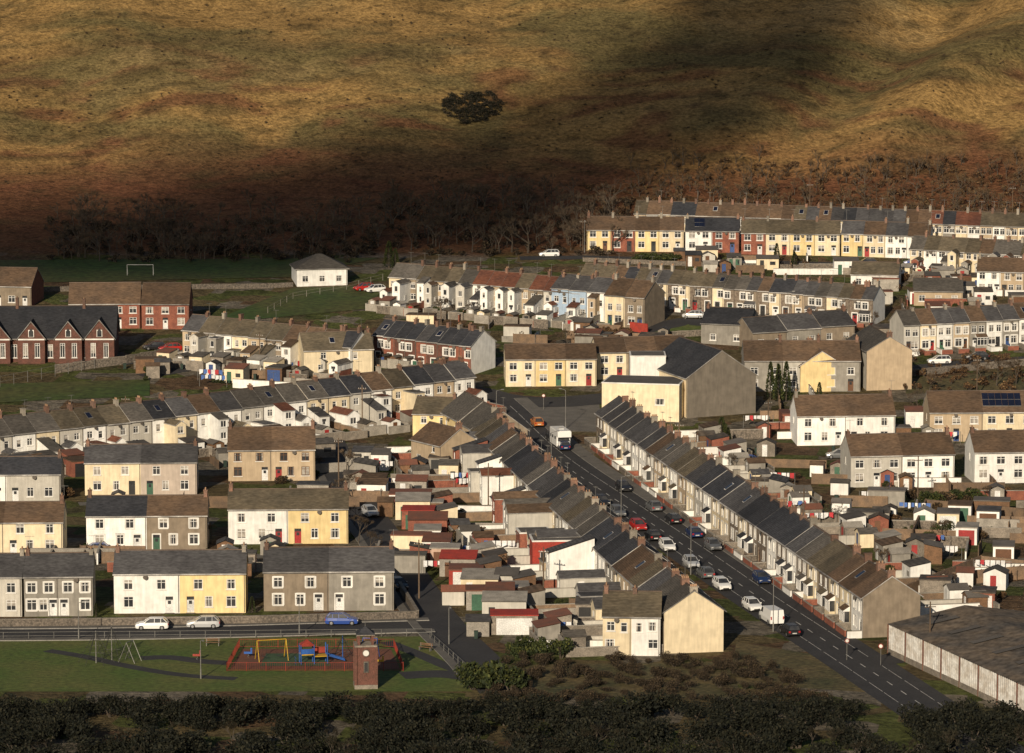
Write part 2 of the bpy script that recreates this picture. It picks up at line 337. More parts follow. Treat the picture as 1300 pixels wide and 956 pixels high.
def house(name,O,ang,w,d,h,rise,wall,roof,style='terr',ends=(0,0),chim=(1,),side=None,trim=None,ext=None,mirror=False,frame='frame',solar=False,hip=False,pots=2,skylight=False,stack=None,bay=False,doorc=None):
    E0=empty(name,O,ang); Wm,Wn,Dr,Rf,Ch=MB(),MB(),MB(),MB(),MB(); e=.004
    fx=(lambda q:w-q) if mirror else (lambda q:q)
    if style=='terr':
        ops=[(fx(1.0),.08,.95,2.1,'d'),(fx(w*.66),.8,1.45,1.4,'w'),(fx(w*.25),3.05,.95,1.3,'w'),(fx(w*.70),3.05,1.1,1.3,'w')]
        if bay: ops.pop(1)
    elif style=='semi':
        ops=[(fx(w*.84),.08,.95,2.1,'d'),(fx(w*.22),.8,1.25,1.4,'w'),(fx(w*.56),.8,1.0,1.4,'w'),(fx(w*.22),3.1,1.15,1.3,'w'),(fx(w*.72),3.1,1.15,1.3,'w')]
        if R.random()<.4: ops.pop(2)
    elif style=='block':
        k=max(2,int(w/2.6)); ops=[]
        for i in range(k):
            x=(i+.5)*w/k; ops.append((x,2.95,1.35,1.25,'w')); ops.append((x,.85,1.35,1.3,'w') if i%2==0 else (x,.08,.95,2.1,'d'))
    elif style=='back':
        ops=[(fx(w*.28),3.05,1.0,1.15,'w'),(fx(w*.74),2.9,.8,1.2,'w'),(fx(w*.25),.9,1.2,1.15,'w')]
    elif style=='bung':
        k=max(2,int(w/3)); ops=[((i+.5)*w/k,.9,1.2,1.2,'w') for i in range(k)]
    else: ops=[]
    facade(Wm,Wn,Dr,(e,0,0),(1,0),(0,-1),w-2*e,h,ops,0,trim)
    bo=[(w*.3,3.05,1.0,1.15,'w'),(w*.72,3.05,.9,1.15,'w'),(w*.3,.9,1.2,1.2,'w')] if style in('terr','semi','block','back') else []
    facade(Wm,Wn,Dr,(w-e,d,0),(-1,0),(0,1),w-2*e,h,bo,0)
    for x,s,en in((e,-1,ends[0]),(w-e,1,ends[1])):
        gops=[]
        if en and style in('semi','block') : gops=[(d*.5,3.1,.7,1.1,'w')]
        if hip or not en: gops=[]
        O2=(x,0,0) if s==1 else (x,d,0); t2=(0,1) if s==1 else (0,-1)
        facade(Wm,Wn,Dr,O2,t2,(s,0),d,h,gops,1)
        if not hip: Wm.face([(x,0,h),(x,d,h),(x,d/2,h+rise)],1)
    if not hip: gable_roof(Rf,0,w,d,h,rise,vg=(.12 if ends[0] else 0,.12 if ends[1] else 0))
    else:
        o=.4; ix=min(d/2,w/2); A=(-o,-o,h-.1);B=(w+o,-o,h-.1);C=(w+o,d+o,h-.1);D=(-o,d+o,h-.1);P1=(ix,d/2,h+rise);P2=(w-ix,d/2,h+rise)
        Rf.face([A,B,P2,P1],0);Rf.face([C,D,P1,P2],0);Rf.face([B,C,P2],0);Rf.face([D,A,P1],0);Rf.box(-o,w+o,-o,d+o,h-.25,h-.11,2)
    k=rise/(d/2)
    if skylight:
        a=w*.4; y0=d*.18;y1=y0+1.1
        Rf.face([(a,y0,h+y0*k+.2),(a+.8,y0,h+y0*k+.2),(a+.8,y1,h+y1*k+.2),(a,y1,h+y1*k+.2)],3)
        Rf.face([(a-.08,y0-.1,h+(y0-.1)*k+.17),(a+.88,y0-.1,h+(y0-.1)*k+.17),(a+.88,y1+.1,h+(y1+.1)*k+.17),(a-.08,y1+.1,h+(y1+.1)*k+.17)],2)
    for c in chim:
        x=.3 if c==0 else w-.3
        if c==2: x=w*.5
        if R.random()<.12 and len(chim)==1: continue
        chimney(Ch,x,d/2,h+rise-.5,h+rise+R.uniform(.45,.95),m=R.choice((0,0,1)),pots=pots)
    if R.random()<.4 and chim:
        x=.3 if chim[0]==0 else w-.3; z=h+rise+.7
        Ch.tube((x+.3,d/2,z-.8),(x+.3,d/2,z+1.7),.025,.025,4,3); Ch.tube((x-.3,d/2,z+1.6),(x+.9,d/2,z+1.6),.02,.02,4,3)
        for q in(-.2,.1,.4,.7): Ch.tube((x+q,d/2-.3,z+1.6),(x+q,d/2+.3,z+1.6),.015,.015,3,3)
    Wm.fb((0,0,0),(1,0),(0,-1),w-.2,w-.12,.01,.09,.1,h-.1,3)
    if style in('terr','back','semi','block') and R.random()<.5:
        x=fx(w*.48); Wm.tube((x,-.05,h-.5),(x,-.35,h-.45),.03,.03,4,3); Wm.tube((x,-.35,h-.45),(x+.02,-.42,h-.43),.3,.33,8,3)
    if bay:
        xc=fx(w*.66); B=MB()
        B.box(xc-1.0,xc+1.0,-.75,-.003,-1.5,.8,0); B.box(xc-.93,xc+.93,-.68,-.003,.8,2.3,1)
        for q in(-.98,-.36,.30,.9): B.box(xc+q,xc+q+.08,-.75,-.67,.8,2.3,2)
        for z in(.8,1.85,2.22): B.box(xc-.97,xc+.97,-.77,-.69,z+.003,z+.08,2)
        B.face([(xc-1.1,-.9,2.3),(xc+1.1,-.9,2.3),(xc+1.1,-.003,2.85),(xc-1.1,-.003,2.85)],3); B.box(xc-1.1,xc+1.1,-.9,-.003,2.2,2.298,2)
        for q in(-1.1,1.1): B.face([(xc+q,-.9,2.3),(xc+q,-.003,2.3),(xc+q,-.003,2.85)],2)
        B.obj('bay_window',[W[wall],M['glass'],M[frame],RF[roof]],E0)
    if ext:
        X=MB();Xn=MB();Xd=MB(); exten(X,Xn,Xd,*ext[:5])
        ew=W[ext[5]] if ext[5] else W[wall]
        X.obj('rear_extension',[ew,RF[ext[6]],M['trim'],M['fascia']],E0)
        Xn.obj('extension_windows',[M['frame'],M['glass'],M['curtain']],E0); Xd.obj('extension_door',[M['door_white'],M['glass']],E0)
    Wm.obj('walls',[W[wall],W[side or wall],M['trim'],M['plinth']],E0)
    Wn.obj('windows',[M[frame],M['glass'],M['curtain']],E0)
    Dr.obj('door',[M['door_'+(doorc or R.choice(DOORS))],M['glass']],E0)
    Rf.obj('roof',[RF[roof],M['ridge'],M['fascia'],M['solar']],E0)
    Ch.obj('chimney',[stack or M['stack'],M['stackr'],M['pot'],M['metalg']],E0)
    return E0
def frame_of(p0,p1):
    a=G(*p0);b=G(*p1);d=(b-a);d.z=0;return a,d.normalized(),d.length,math.atan2(d.y,d.x)
def row(name,p0,p1,n,d=7.2,h=5.1,rise=2.3,walls=('white','cream','grey'),roofs=('slate','brown'),style='terr',ext=None,side=(None,None),trim=.0,bay=0.,chim=True,keep=.35,skip=(),frame='frame'):
    a,dv,L,ang=frame_of(p0,p1); w=L/n; rc=R.choice(roofs)
    yv=Vector((-dv.y,dv.x,0)); last=None
    for i in range(n):
        if i in skip: continue
        O=a+dv*(i*w); zb=min(T(O.x,O.y),T(O.x+dv.x*w,O.y+dv.y*w),T(O.x+yv.x*d,O.y+yv.y*d)+.3)
        O.z=zb+R.uniform(-.04,.04)
        if R.random()>keep: rc=R.choice(roofs)
        wc=R.choice(walls)
        if wc==last and R.random()<.6: wc=R.choice(walls)
        last=wc
        ends=(1 if i==0 or (i-1) in skip else 0,1 if i==n-1 or (i+1) in skip else 0)
        ex=None
        if ext and R.random()<ext['p']:
            ww=w*R.uniform(.45,.62); mir=R.random()<.5 if not ext.get('pair') else i%2
            x0=.05 if not mir else w-ww-.05; eh=R.choice(ext['h']); 
            ex=(x0,x0+ww,R.uniform(*ext['L']),eh,R.choice(ext.get('k','ggmf')),R.choice(ext.get('w',(None,'white','cream','grey','lgrey','brick'))),R.choice(('grey','brown','slate','slate','red','olive')))
        sd=None
        if i==n-1: sd=side[1]
        if i==0 and side[0]: sd=side[0]
        house(name,O,ang,w,d,h+R.uniform(-.05,.05),rise,wc,rc,style,ends,((1,) if i<n-1 else (1,0)) if chim else (),sd,(R.random()<trim),ex,mirror=i%2==1,pots=R.choice((0,2,3,4)),skylight=R.random()<.1,bay=R.random()<bay,frame=frame)
    return a,dv,yv,L,ang,w
def one(name,p0,p1,d,h,rise,wall,roof,style='semi',n=1,walls=None,**k):
    a,dv,L,ang=frame_of(p0,p1); w=L/n; yv=Vector((-dv.y,dv.x,0))
    for i in range(n):
        O=a+dv*(i*w); O.z=min(T(O.x,O.y),T(O.x+dv.x*w,O.y+dv.y*w))
        kk=dict(k); kk.setdefault('mirror',i%2==1)
        kk.setdefault('chim',(1,) if n==1 else ((0,) if i==0 else (1,)))
        rf=roof[i%len(roof)] if isinstance(roof,tuple) else roof
        house(name,O,ang,w,d,h,rise,(walls[i] if walls else wall),rf,style,(1 if i==0 else 0,1 if i==n-1 else 0),**kk)
    return a,dv,yv,L,ang
SH='semi_detached_house'
one(SH,(-95,783),(28,783),7.5,5.2,2.2,'grey','slate',n=2,walls=['grey','lgrey'])
one(SH,(31,783),(118,782),7.8,5.2,2.2,'grey','slate',n=2,walls=['grey','grey'],trim=True)
one(SH,(145,779),(312,778),7.8,5.2,2.2,'white','slate',n=2,walls=['white','yellow'],doorc='white')
one(SH,(335,776),(500,775),7.8,5.2,2.3,'dash','slate',n=2,walls=['dash','grey'],trim=True,doorc='white')
one(SH,(-70,706),(80,705),7.5,4.7,2.1,'cream','brown',n=2,walls=['cream','cream'])
one(SH,(110,699),(263,698),7.5,4.9,2.1,'white',('dark','brown'),n=2,walls=['white','dash'],trim=True)
one(SH,(290,691),(442,690),7.5,5.0,2.1,'white','olive',n=2,walls=['white','yellow'])
one(SH,(-60,638),(77,637),7.2,4.2,2.0,'white','dark',n=2,walls=['white','lgrey'])
one(SH,(108,629),(250,628),7.2,5.0,2.1,'cream','slate',n=2,walls=['cream','mauve'])
one(SH,(290,611),(400,610),8,4.9,2.8,'tan','brown',n=2,walls=['tan','tan'],frame='frameb')
rD=row('terraced_house',(-75,602),(603,514),24,walls=('white','cream','white','lgrey','white','tan','cream','white'),roofs=('brown','grey','slate','olive','grey','slate','dark'),ext=dict(p=.85,L=(2.5,5.5),h=(2.4,2.5,4.2),w=(None,'white','white','cream','white')),style='back',d=7.5,side=(None,'lgrey'))
rE=row('terraced_house',(232,452),(446,476),10,walls=('tan','cream','grey','white','dash'),roofs=('brown','olive','grey','slate','dark'),ext=dict(p=.7,L=(2.5,5),h=(2.4,4.3)),style='back',h=4.9)
one('terraced_house',(386,478),(474,474),8,4.6,2.6,'cream','olive',style='back',n=1,skylight=True)
rF=row('terraced_house',(474,461),(598,477),9,walls=('dbrick','dbrick','brick','dbrick'),roofs=('dark','slate','dark'),trim=1.,side=(None,'white'),h=5.2,d=8.2)
rG=row('terraced_house',(494,383),(800,411),17,walls=('cream','tan','white','dash','lgrey','cream','white','tan'),roofs=('red','brown','olive','red','grey'),ext=dict(p=.75,L=(2.5,5),h=(4.6,4.4,2.5),w=(None,'white','cream','white','lgrey'),k='ggm'),style='back',h=5.0,rise=2.2)
one('terraced_house',(700,402),(768,409),9,5.6,2.2,'blue','slate',style='back',n=3,walls=['blue','blue','white'])
one('terraced_house',(768,413),(818,418),9,5.9,2.6,'dash','brown',style='terr',n=2,walls=['cream','dash'])
rH=row('terraced_house',(735,383),(1108,414),26,walls=('stone','stone','cream','dash','stone','tan','stone'),roofs=('olive','grey','brown','slate','slate','dark'),trim=.8,side=(None,'white'),h=5.0,rise=2.1,bay=.3)
rJ=row('terraced_house',(805,300),(1340,319),34,walls=('cream','tan','grey','white'),roofs=('red','brown','dark','olive','red','slate','olive'),h=4.9,rise=2.3,keep=.5)
one(SH,(745,319),(868,320),7.5,4.5,2.3,'cream','brown',style='block',n=4,walls=['yellow','brick','yellow','cream'],chim=(0,))
one(SH,(870,320),(938,321),7.5,4.5,2.3,'white','dark',style='block',n=2,walls=['white','brick'])
one(SH,(941,323),(1066,325),7.5,4.5,2.3,'cream','olive',style='block',n=4,walls=['brick','cream','yellow','cream'],chim=(0,))
one(SH,(1068,325),(1180,329),7.5,4.7,2.2,'yellow',('slate','brown'),style='semi',n=4,walls=['yellow','cream','white','white'])
rK=row('terraced_house',(1155,343),(1330,354),10,walls=('white','cream','lgrey','white'),roofs=('brown','olive','grey'),ext=dict(p=.8,L=(3,5),h=(2.5,4.3)),style='back',h=4.4)
one('bungalow',(1080,366),(1140,368),7.5,2.9,2.0,'white','olive',style='bung',n=1)
one('detached_house',(1240,374),(1300,376),7.5,4.7,2.2,'white','brown',style='semi',n=2,walls=['white','tan'])
one('bungalow',(1160,388),(1222,389),7.5,2.9,2.0,'tan','grey',style='bung',n=1)
rL=row('terraced_house',(1147,449),(1335,438),9,walls=('lgrey','tan','grey','white','cream'),roofs=('grey','brown','slate'),trim=.6,h=5.2,rise=2.2,bay=.3)
one(SH,(1012,566),(1136,564),7.5,4.9,2.7,'white','brown',n=2,walls=['white','white'])
one(SH,(1180,561),(1315,560),7.5,4.9,2.8,'cream','brown',style='block',n=2,walls=['tan','cream'])
one(SH,(1080,619),(1211,616),7.5,4.9,2.6,'white','brown',style='block',n=2,walls=['lgrey','white'])
one(SH,(1237,614),(1370,612),7.5,4.9,2.6,'white','brown',style='block',n=2,walls=['white','white'])
one('apartment_block',(642,491),(757,490),8.5,4.8,2.0,'cream','brown',style='block',n=3,walls=['cream','yellow','cream'],chim=())
one('apartment_block',(758,482),(872,479),8.5,4.8,2.0,'cream','brown',style='block',n=3,walls=['cream','dash','dash'],chim=())
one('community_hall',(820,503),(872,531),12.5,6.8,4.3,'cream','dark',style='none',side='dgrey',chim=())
one('large_house',(945,497),(1092,497),9,5.4,2.8,'lgrey','brown',style='block',n=3,walls=['grey','lgrey','grey'],chim=(1,))
one('large_house',(1075,472),(1100,496),8,6.9,2.4,'lgrey','grey',style='none',side='tan',chim=(1,))
one('detached_house',(1000,480),(1016,498),7.5,4.6,2.4,'yellow','brown',style='none',side='yellow',chim=(0,))
one('detached_house',(890,436),(950,440),8,4.0,2.4,'grey','dark',style='bung',n=1,chim=(0,))
one('detached_house',(955,446),(1085,434),8,3.4,2.2,'grey','slate',style='bung',n=3,walls=['dash','grey','dash'],chim=(1,))
def flatblock(name,p0,p1,d,h,wall,n=0,par=.35,roofm='felt'):
    a,dv,L,ang=frame_of(p0,p1); a.z=min(T(a.x,a.y),T(a.x+dv.x*L,a.y+dv.y*L)); E=empty(name,a,ang)
    Wm,Wn,Dr,Rf=MB(),MB(),MB(),MB()
    ops=[((i+.5)*L/n,h*.45,1.6,1.1,'w') for i in range(n)]
    facade(Wm,Wn,Dr,(0,0,0),(1,0),(0,-1),L,h,ops); facade(Wm,Wn,Dr,(L,0,0),(0,1),(1,0),d,h,[]); facade(Wm,Wn,Dr,(L,d,0),(-1,0),(0,1),L,h,[]); facade(Wm,Wn,Dr,(0,d,0),(0,-1),(-1,0),d,h,[])
    Rf.box(-.06,L+.06,-.06,d+.06,h,h+.2,1); Rf.face([(.2,.2,h+.21),(L-.2,.2,h+.21),(L-.2,d-.2,h+.21),(.2,d-.2,h+.21)],0)
    Wm.obj('walls',[W[wall],W[wall],M['trim'],M['plinth']],E); Wn.obj('windows',[M['frame'],M['glass'],M['curtain']],E); Rf.obj('flat_roof',[M[roofm],M['trim']],E)
flatblock('hall_annex',(764,532),(862,536),9,6.2,'cream',n=2)
flatblock('hall_annex',(800,512),(845,512),6,8.0,'white',n=0)
rQ=row('terraced_house',(592,578),(843,830),29,walls=('lgrey','cream','white','grey','tan','cream','white','white'),roofs=('olive','brown','grey','olive','slate','slate','grey','dark'),ext=dict(p=.9,L=(3.5,6.5),h=(2.5,4.4,4.5,2.6),pair=1,w=(None,'white','white','cream','lgrey','tan','brick','blue')),style='back',d=7.4,side=(None,'cream'),rise=2.5,keep=.4)
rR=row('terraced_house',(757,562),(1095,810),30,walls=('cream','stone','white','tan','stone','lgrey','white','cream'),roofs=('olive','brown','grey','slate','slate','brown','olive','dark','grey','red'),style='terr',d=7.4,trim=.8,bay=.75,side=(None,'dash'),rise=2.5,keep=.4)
one('end_terrace_house',(765,832),(838,833),7,4.9,2.3,'white','olive',style='back',n=2,walls=['cream','white'],chim=(0,))
one('end_terrace_house',(522,590),(560,600),7,4.2,2.3,'tan','brown',style='back')
one('end_terrace_house',(560,560),(608,590),8,5.2,3.0,'dash','grey',style='back',side='dash',n=2,walls=['yellow','tan'])
one('end_terrace_house',(524,560),(574,562),7,4.6,2.2,'yellow','olive',style='back',n=1)
flatblock('red_brick_extension',(676,728),(744,727),5,4.3,'red',2)
flatblock('red_brick_extension',(660,705),(700,704),4,3.0,'brick',1)
one('brick_school_annex',(88,418),(178,417),9,4.8,3.3,'brick','brown',style='block',n=1,chim=())
one('brick_school_annex',(180,418),(240,418),9,4.8,3.3,'brick','brown',style='block',n=1,chim=())
one('brick_school_annex',(-60,387),(40,390),9,4.0,3.0,'dash','brown',style='block',n=1,side='brick',chim=())
house('pavilion',G(377,364),frame_of((377,364),(438,362))[3],10.0,9,3.6,2.4,'white','grey','bung',(1,1),(),hip=True)
def school():
    a,dv,L,ang=frame_of((-30,460),(146,459)); a.z=T(a.x,a.y)-.2; E=empty('victorian_school',a,ang)
    Wm,Wn,Dr,Rf=MB(),MB(),MB(),MB(); h=4.6
    facade(Wm,Wn,Dr,(0,0,0),(1,0),(0,-1),L,h,[(x,1,1,2.4,'w') for x in (1.2,6.8,13.2,19.8)])
    for x in(0,L):
        Wm.face([(x,0,-2),(x,10,-2),(x,10,h),(x,0,h)],0); Wm.face([(x,0,h),(x,10,h),(x,5,h+5)],0)
    Wm.face([(0,10,-2),(L,10,-2),(L,10,h),(0,10,h)],0)
    gable_roof(Rf,0,L,10,h,5,vg=(.3,.3))
    for xc,gw in ((3.9,4.6),(10.0,4.8),(16.6,4.8),(L-2.6,5.2)):
        x0,x1=xc-gw/2,xc+gw/2; yf=-1.5; rr=gw/2*1.25
        facade(Wm,Wn,Dr,(x0,yf,0),(1,0),(0,-1),gw,h,[(gw*.28,1.2,.9,2.6,'w'),(gw*.72,1.2,.9,2.6,'w')])
        for x in(x0,x1): Wm.face([(x,yf,-2),(x,0,-2),(x,0,h),(x,yf,h)],0)
        Wm.face([(x0,yf,h),(x1,yf,h),(xc,yf,h+rr)],0)
        Wm.fb((xc,yf,0),(1,0),(0,-1),-.5,.5,.003,.05,h+.3,h+1.6,2); Wn.face([(xc-.4,yf-.06,h+.35),(xc+.4,yf-.06,h+.35),(xc+.4,yf-.06,h+1.3),(xc,yf-.06,h+1.9),(xc-.4,yf-.06,h+1.3)],1)
        Wm.fb((x0,yf,0),(1,0),(0,-1),.05,gw-.05,.003,.04,h-.25,h,1)
        for x,s in((x0,-1),(x1,1)):
            p=[(x+s*.25,yf-.2,h-.3),(xc,yf-.2,h+rr),(xc,4.5,h+rr),(x+s*.25,4.5,h-.3)]
            Rf.face([(q[0],q[1],q[2]+.15) for q in p],0); Rf.face(p,2); Rf.face([p[0],p[1],(p[1][0],p[1][1],p[1][2]+.22),(p[0][0],p[0][1],p[0][2]+.22)],2)
    Wm.obj('walls',[W['dbrick'],M['trim'],M['trim'],M['plinth']],E); Wn.obj('windows',[M['frame'],M['glass'],M['curtain']],E); Rf.obj('roof',[RF['dark'],M['ridge'],M['fascia']],E)
    C=MB(); chimney(C,7,5,h+4.5,h+6.5); chimney(C,19,5,h+4.5,h+6.3); C.obj('chimney',[M['stack'],M['stackr'],M['pot']],E)
school()
def warehouse():
    a,dv,L,ang=frame_of((1128,830),(1330,925)); L=max(L,30); a.z=0; E=empty('corrugated_warehouse',a,ang); d=20;h=3.7;rise=1.6
    Wm=MB();Rf=MB()
    n=int(L/.5)
    for i in range(n):
        x=i*.5
        Wm.face([(x,0,0),(x+.25,-.08,0),(x+.25,-.08,h),(x,0,h)],0);Wm.face([(x+.25,-.08,0),(x+.5,0,0),(x+.5,0,h),(x+.25,-.08,h)],0)
    for x in(0,n*.5): Wm.face([(x,0,0),(x,d,0),(x,d,h),(x,d/2,h+rise),(x,0,h)],1)
    Wm.face([(0,d,0),(n*.5,d,0),(n*.5,d,h),(0,d,h)],1)
    for x in range(0,n//2,5): Wm.box(x+.0,x+.12,-.2,-.1,0,h,2)
    Wm.box(0,n*.5,-.16,-.085,0,.7,1)
    for i in range(n):
        x=i*.5
        for s in(0,1):
            y0,y1=(-.3,d/2) if s==0 else (d+.3,d/2)
            Rf.face([(x,y0,h+.02),(x+.25,y0,h+.1),(x+.25,y1,h+rise+.14),(x,y1,h+rise+.06)],0);Rf.face([(x+.25,y0,h+.1),(x+.5,y0,h+.02),(x+.5,y1,h+rise+.06),(x+.25,y1,h+rise+.14)],0)
    for i in range(5): Rf.face([(4+i*6,3,h+.75),(5.2+i*6,3,h+.75),(5.2+i*6,7,h+1.38),(4+i*6,7,h+1.38)],1)
    Wm.obj('walls',[M['corr'],M['block'],M['rust']],E); Rf.obj('roof',[M['corrroof'],M['felt']],E)
warehouse()
def tower():
    g0=G(464,872); E=empty('brick_tower',g0,.1); B=MB(); s=1.2
    B.box(-s,s,-s,s,-.5,5.0,0); B.box(-s-.12,s+.12,-s-.12,s+.12,5.0,5.2,1); B.box(-s-.15,s+.15,-s-.15,s+.15,-.5,.5,1)
    for x in(-s,s):
        for y in(-s,s): B.box(x-.16,x+.16,y-.16,y+.16,.5,4.98,0)
    s2=.95
    for x in(-s2,s2-.3):
        for y in(-s2,s2-.3): B.box(x,x+.3,y,y+.3,5.2,6.3,0)
    B.box(-s2-.1,s2+.1,-s2-.1,s2+.1,6.3,6.42,1)
    for p,q in(((-1,-1),(1,-1)),((1,-1),(1,1)),((1,1),(-1,1)),((-1,1),(-1,-1))): B.face([(p[0]*1.1,p[1]*1.1,6.42),(q[0]*1.1,q[1]*1.1,6.42),(0,0,7.3)],2)
    B.tube((0,0,7.2),(0,0,7.8),.04,.02,5,3)
    B.obj('tower_body',[W['dbrick'],M['block'],RF['dark'],M['metalg']],E)
    C=MB(); C.box(-.28,.28,-s-.2,-s-.003,2.0,3.3,0); C.box(-.2,.2,-s-.21,-s-.203,2.1,3.2,1); C.tube((0,-s-.003,4.3),(0,-s-.14,4.3),.42,.42,16,0); C.tube((0,-s-.141,4.3),(0,-s-.16,4.3),.34,.34,16,2)
    C.obj('clock_and_window',[M['block'],M['glass'],M['trim']],E)
tower()
# ------------------------------------------------------------------ roads
ST=smoothline(pxl([(622,508),(645,528),(700,580),(790,640),(875,697),(960,757),(1045,812),(1130,868),(1260,956),(1400,1040)]),2)
strip('road',ST,-4.2,4.2,.03,M['asphalt'])
strip('pavement',ST[:-16],-6.6,-4.2,.13,M['pave'],True); strip('pavement',ST[:-26],4.2,6.4,.13,M['pave'],True)
def dashes(name,P,off,wd,h,dash,gap,m):
    P=resample([Vector((p[0],p[1],0)) for p in P],.5); mb=MB(); s=0
    for i in range(1,len(P)):
        s+=(P[i]-P[i-1]).length
        if (s%(dash+gap))<dash:
            d=(P[i]-P[i-1]).normalized(); n=Vector((d.y,-d.x,0)); q=[]
            for p,o in((P[i-1],off-wd/2),(P[i-1],off+wd/2),(P[i],off+wd/2),(P[i],off-wd/2)):
                z=p+n*o; q.append((z.x,z.y,T(z.x,z.y)+h))
            mb.face(q)
    mb.obj(name,[m])
dashes('road_marking',ST,0,.13,.042,2.2,3,M['paint'])
dashes('road_marking',ST,-2.2,.08,.042,5,.9,M['paint']); dashes('road_marking',ST,2.2,.08,.042,5,.9,M['paint'])
LN=smoothline(pxl([(415,560),(432,596),(455,640),(492,690),(520,735),(556,790),(612,842),(640,880)]),2)
strip('road',LN,-2.9,2.9,.035,M['asphalt']); strip('pavement',LN[6:-3],2.9,4.0,.14,M['pave'],True)
LR_=smoothline(pxl([(-80,805),(60,805),(260,802),(430,797),(548,794)]),1)
strip('road',LR_,-2.8,2.8,.032,M['asphalt']); strip('pavement',LR_,-4.4,-2.8,.14,M['pave'],True); strip('pavement',LR_,2.8,4.4,.14,M['pave'],True)
JN=smoothline(pxl([(560,492),(600,497),(640,508),(700,512),(780,505)]),1)
strip('road',JN,-4,4,.05,M['asphalt'])
patch('plaza_pavement',[(650,545),(765,548),(760,505),(665,508)],.02,M['pave'])
RH=pxl([(800,422),(868,408),(1000,419),(1120,428),(1150,440)]); strip('road',RH,-3,3,.05,M['asphalt'])
RL=pxl([(1150,470),(1230,462),(1340,455)]); strip('road',RL,-3,3,.05,M['asphalt'])
strip('road',pxl([(1095,842),(1180,830),(1260,800)]),-2.5,2.5,.045,M['asphalt'])
strip('road',pxl([(150,462),(215,448),(230,470),(180,478)]),-2,2,.05,M['asphalt'])
strip('road',pxl([(660,328),(745,327),(900,331),(1150,338)]),-2,2,.05,M['asphalt'])
strip('road',pxl([(100,712),(330,706),(480,698)]),-1.5,1.5,.03,M['pave'])
strip('road',pxl([(100,640),(330,632),(440,618)]),-1.5,1.5,.03,M['pave'])
patch('park_lawn',[(-80,878),(600,878),(548,808),(-80,812)],.02,M['grass'],20)
patch('sports_field',[(-90,362),(372,352),(480,328),(-60,331)],.08,M['grassd'],24)
patch('grass_bank',[(260,412),(470,392),(488,362),(372,366)],.08,M['grassd'],12)
patch('grass_field',[(-80,515),(190,503),(190,482),(-80,490)],.08,M['grassd'],12)
patch('grass_bank',[(800,430),(900,424),(888,408),(812,412)],.03,M['grass'],8)
patch('verge',[(925,868),(1120,880),(1060,835),(935,815)],.01,M['rough'],8)
patch('rough_verge',[(590,885),(940,885),(930,840),(600,845)],.01,M['rough'],10)
patch('grass_bank',[(1150,500),(1320,495),(1320,470),(1150,480)],.02,M['rough'],8)
patch('playground_surface',[(292,850),(508,850),(496,824),(308,824)],.04,M['playred'],6)
patch('playground_surface',[(330,846),(420,846),(415,830),(338,830)],.05,M['playgreen'],4)
strip('path',smoothline(pxl([(180,836),(215,834),(255,840),(290,842)])),-1.2,1.2,.03,M['asphalt'])
strip('path',smoothline(pxl([(60,826),(110,834),(160,846),(230,858),(300,862)])),-.9,.9,.035,M['asphalt'])
strip('path',smoothline(pxl([(490,815),(530,830),(575,850),(600,856)])),-1,1,.035,M['asphalt'])
strip('path',smoothline(pxl([(510,858),(560,855),(600,860)])),-2,2,.04,M['asphalt'])
def railing(name,P,h,m,step=2.2,bars=False):
    mb=MB(); P=resample([Vector((p[0],p[1],0)) for p in P],step)
    for i,p in enumerate(P):
        z=T(p.x,p.y); mb.tube((p.x,p.y,z),(p.x,p.y,z+h),.045,.045,5)
        if i:
            q=P[i-1]; zq=T(q.x,q.y)
            for k in((.5,.97) if not bars else (.12,.95)): mb.tube((q.x,q.y,zq+h*k),(p.x,p.y,z+h*k),.025,.025,4)
            if bars:
                for j in range(1,9):
                    w=q.lerp(p,j/9); zz=zq+(z-zq)*j/9; mb.tube((w.x,w.y,zz+h*.1),(w.x,w.y,zz+h*.95),.014,.014,3,0,False)
    mb.obj(name,[m])
railing('playground_fence',pxl([(288,852),(512,852),(500,822),(304,822),(288,852)]),1.1,M['metalr'],bars=True)
railing('park_railing',pxl([(-60,813),(548,808)]),1.0,M['metalg'],3)
railing('park_railing',pxl([(546,812),(600,860)]),1.0,M['metalg'],2.5)
railing('metal_fence',pxl([(0,492),(70,478),(120,468)]),2.0,M['metalg'],3)
railing('field_fence',pxl([(340,398),(372,380),(440,368),(486,356)]),1.3,M['concrete'],3)
def playset():
    E=empty('climbing_frame',G(398,842),.2); B=MB()
    for x in(-1.6,0,1.6):
        for y in(-.7,.7): B.tube((x,y,0),(x,y,2.4),.07,.07,6,0)
    B.box(-1.6,0,-.7,.7,1.15,1.25,1); B.box(0,1.6,-.7,.7,.9,1.0,1)
    x0=-1.6
    B.face([(x0-.1,-.8,2.3),(x0+1.7,-.8,2.3),(x0+.8,0,3.0)],2);B.face([(x0-.1,.8,2.3),(x0+1.7,.8,2.3),(x0+.8,0,3.0)],2);B.face([(x0-.1,-.8,2.3),(x0-.1,.8,2.3),(x0+.8,0,3.0)],2);B.face([(x0+1.7,-.8,2.3),(x0+1.7,.8,2.3),(x0+.8,0,3.0)],2)
    B.face([(1.6,-.35,.95),(1.6,.35,.95),(3.8,.35,.2),(3.8,-.35,.2)],1)
    for y in(-.35,.35): B.face([(1.6,y,.95),(3.8,y,.2),(3.8,y,.45),(1.6,y,1.2)],0)
    for z in(.4,.75,1.1): B.tube((-2.2,-.5,z-.3),(-2.2,.5,z-.3),.04,.04,4,0)
    B.box(-1.6,0,-.72,-.68,1.3,1.9,0);B.box(0,1.6,.68,.72,1.1,1.8,2)
    B.obj('frame',[M['metalb'],M['metaly'],M['metalr']],E)
playset()
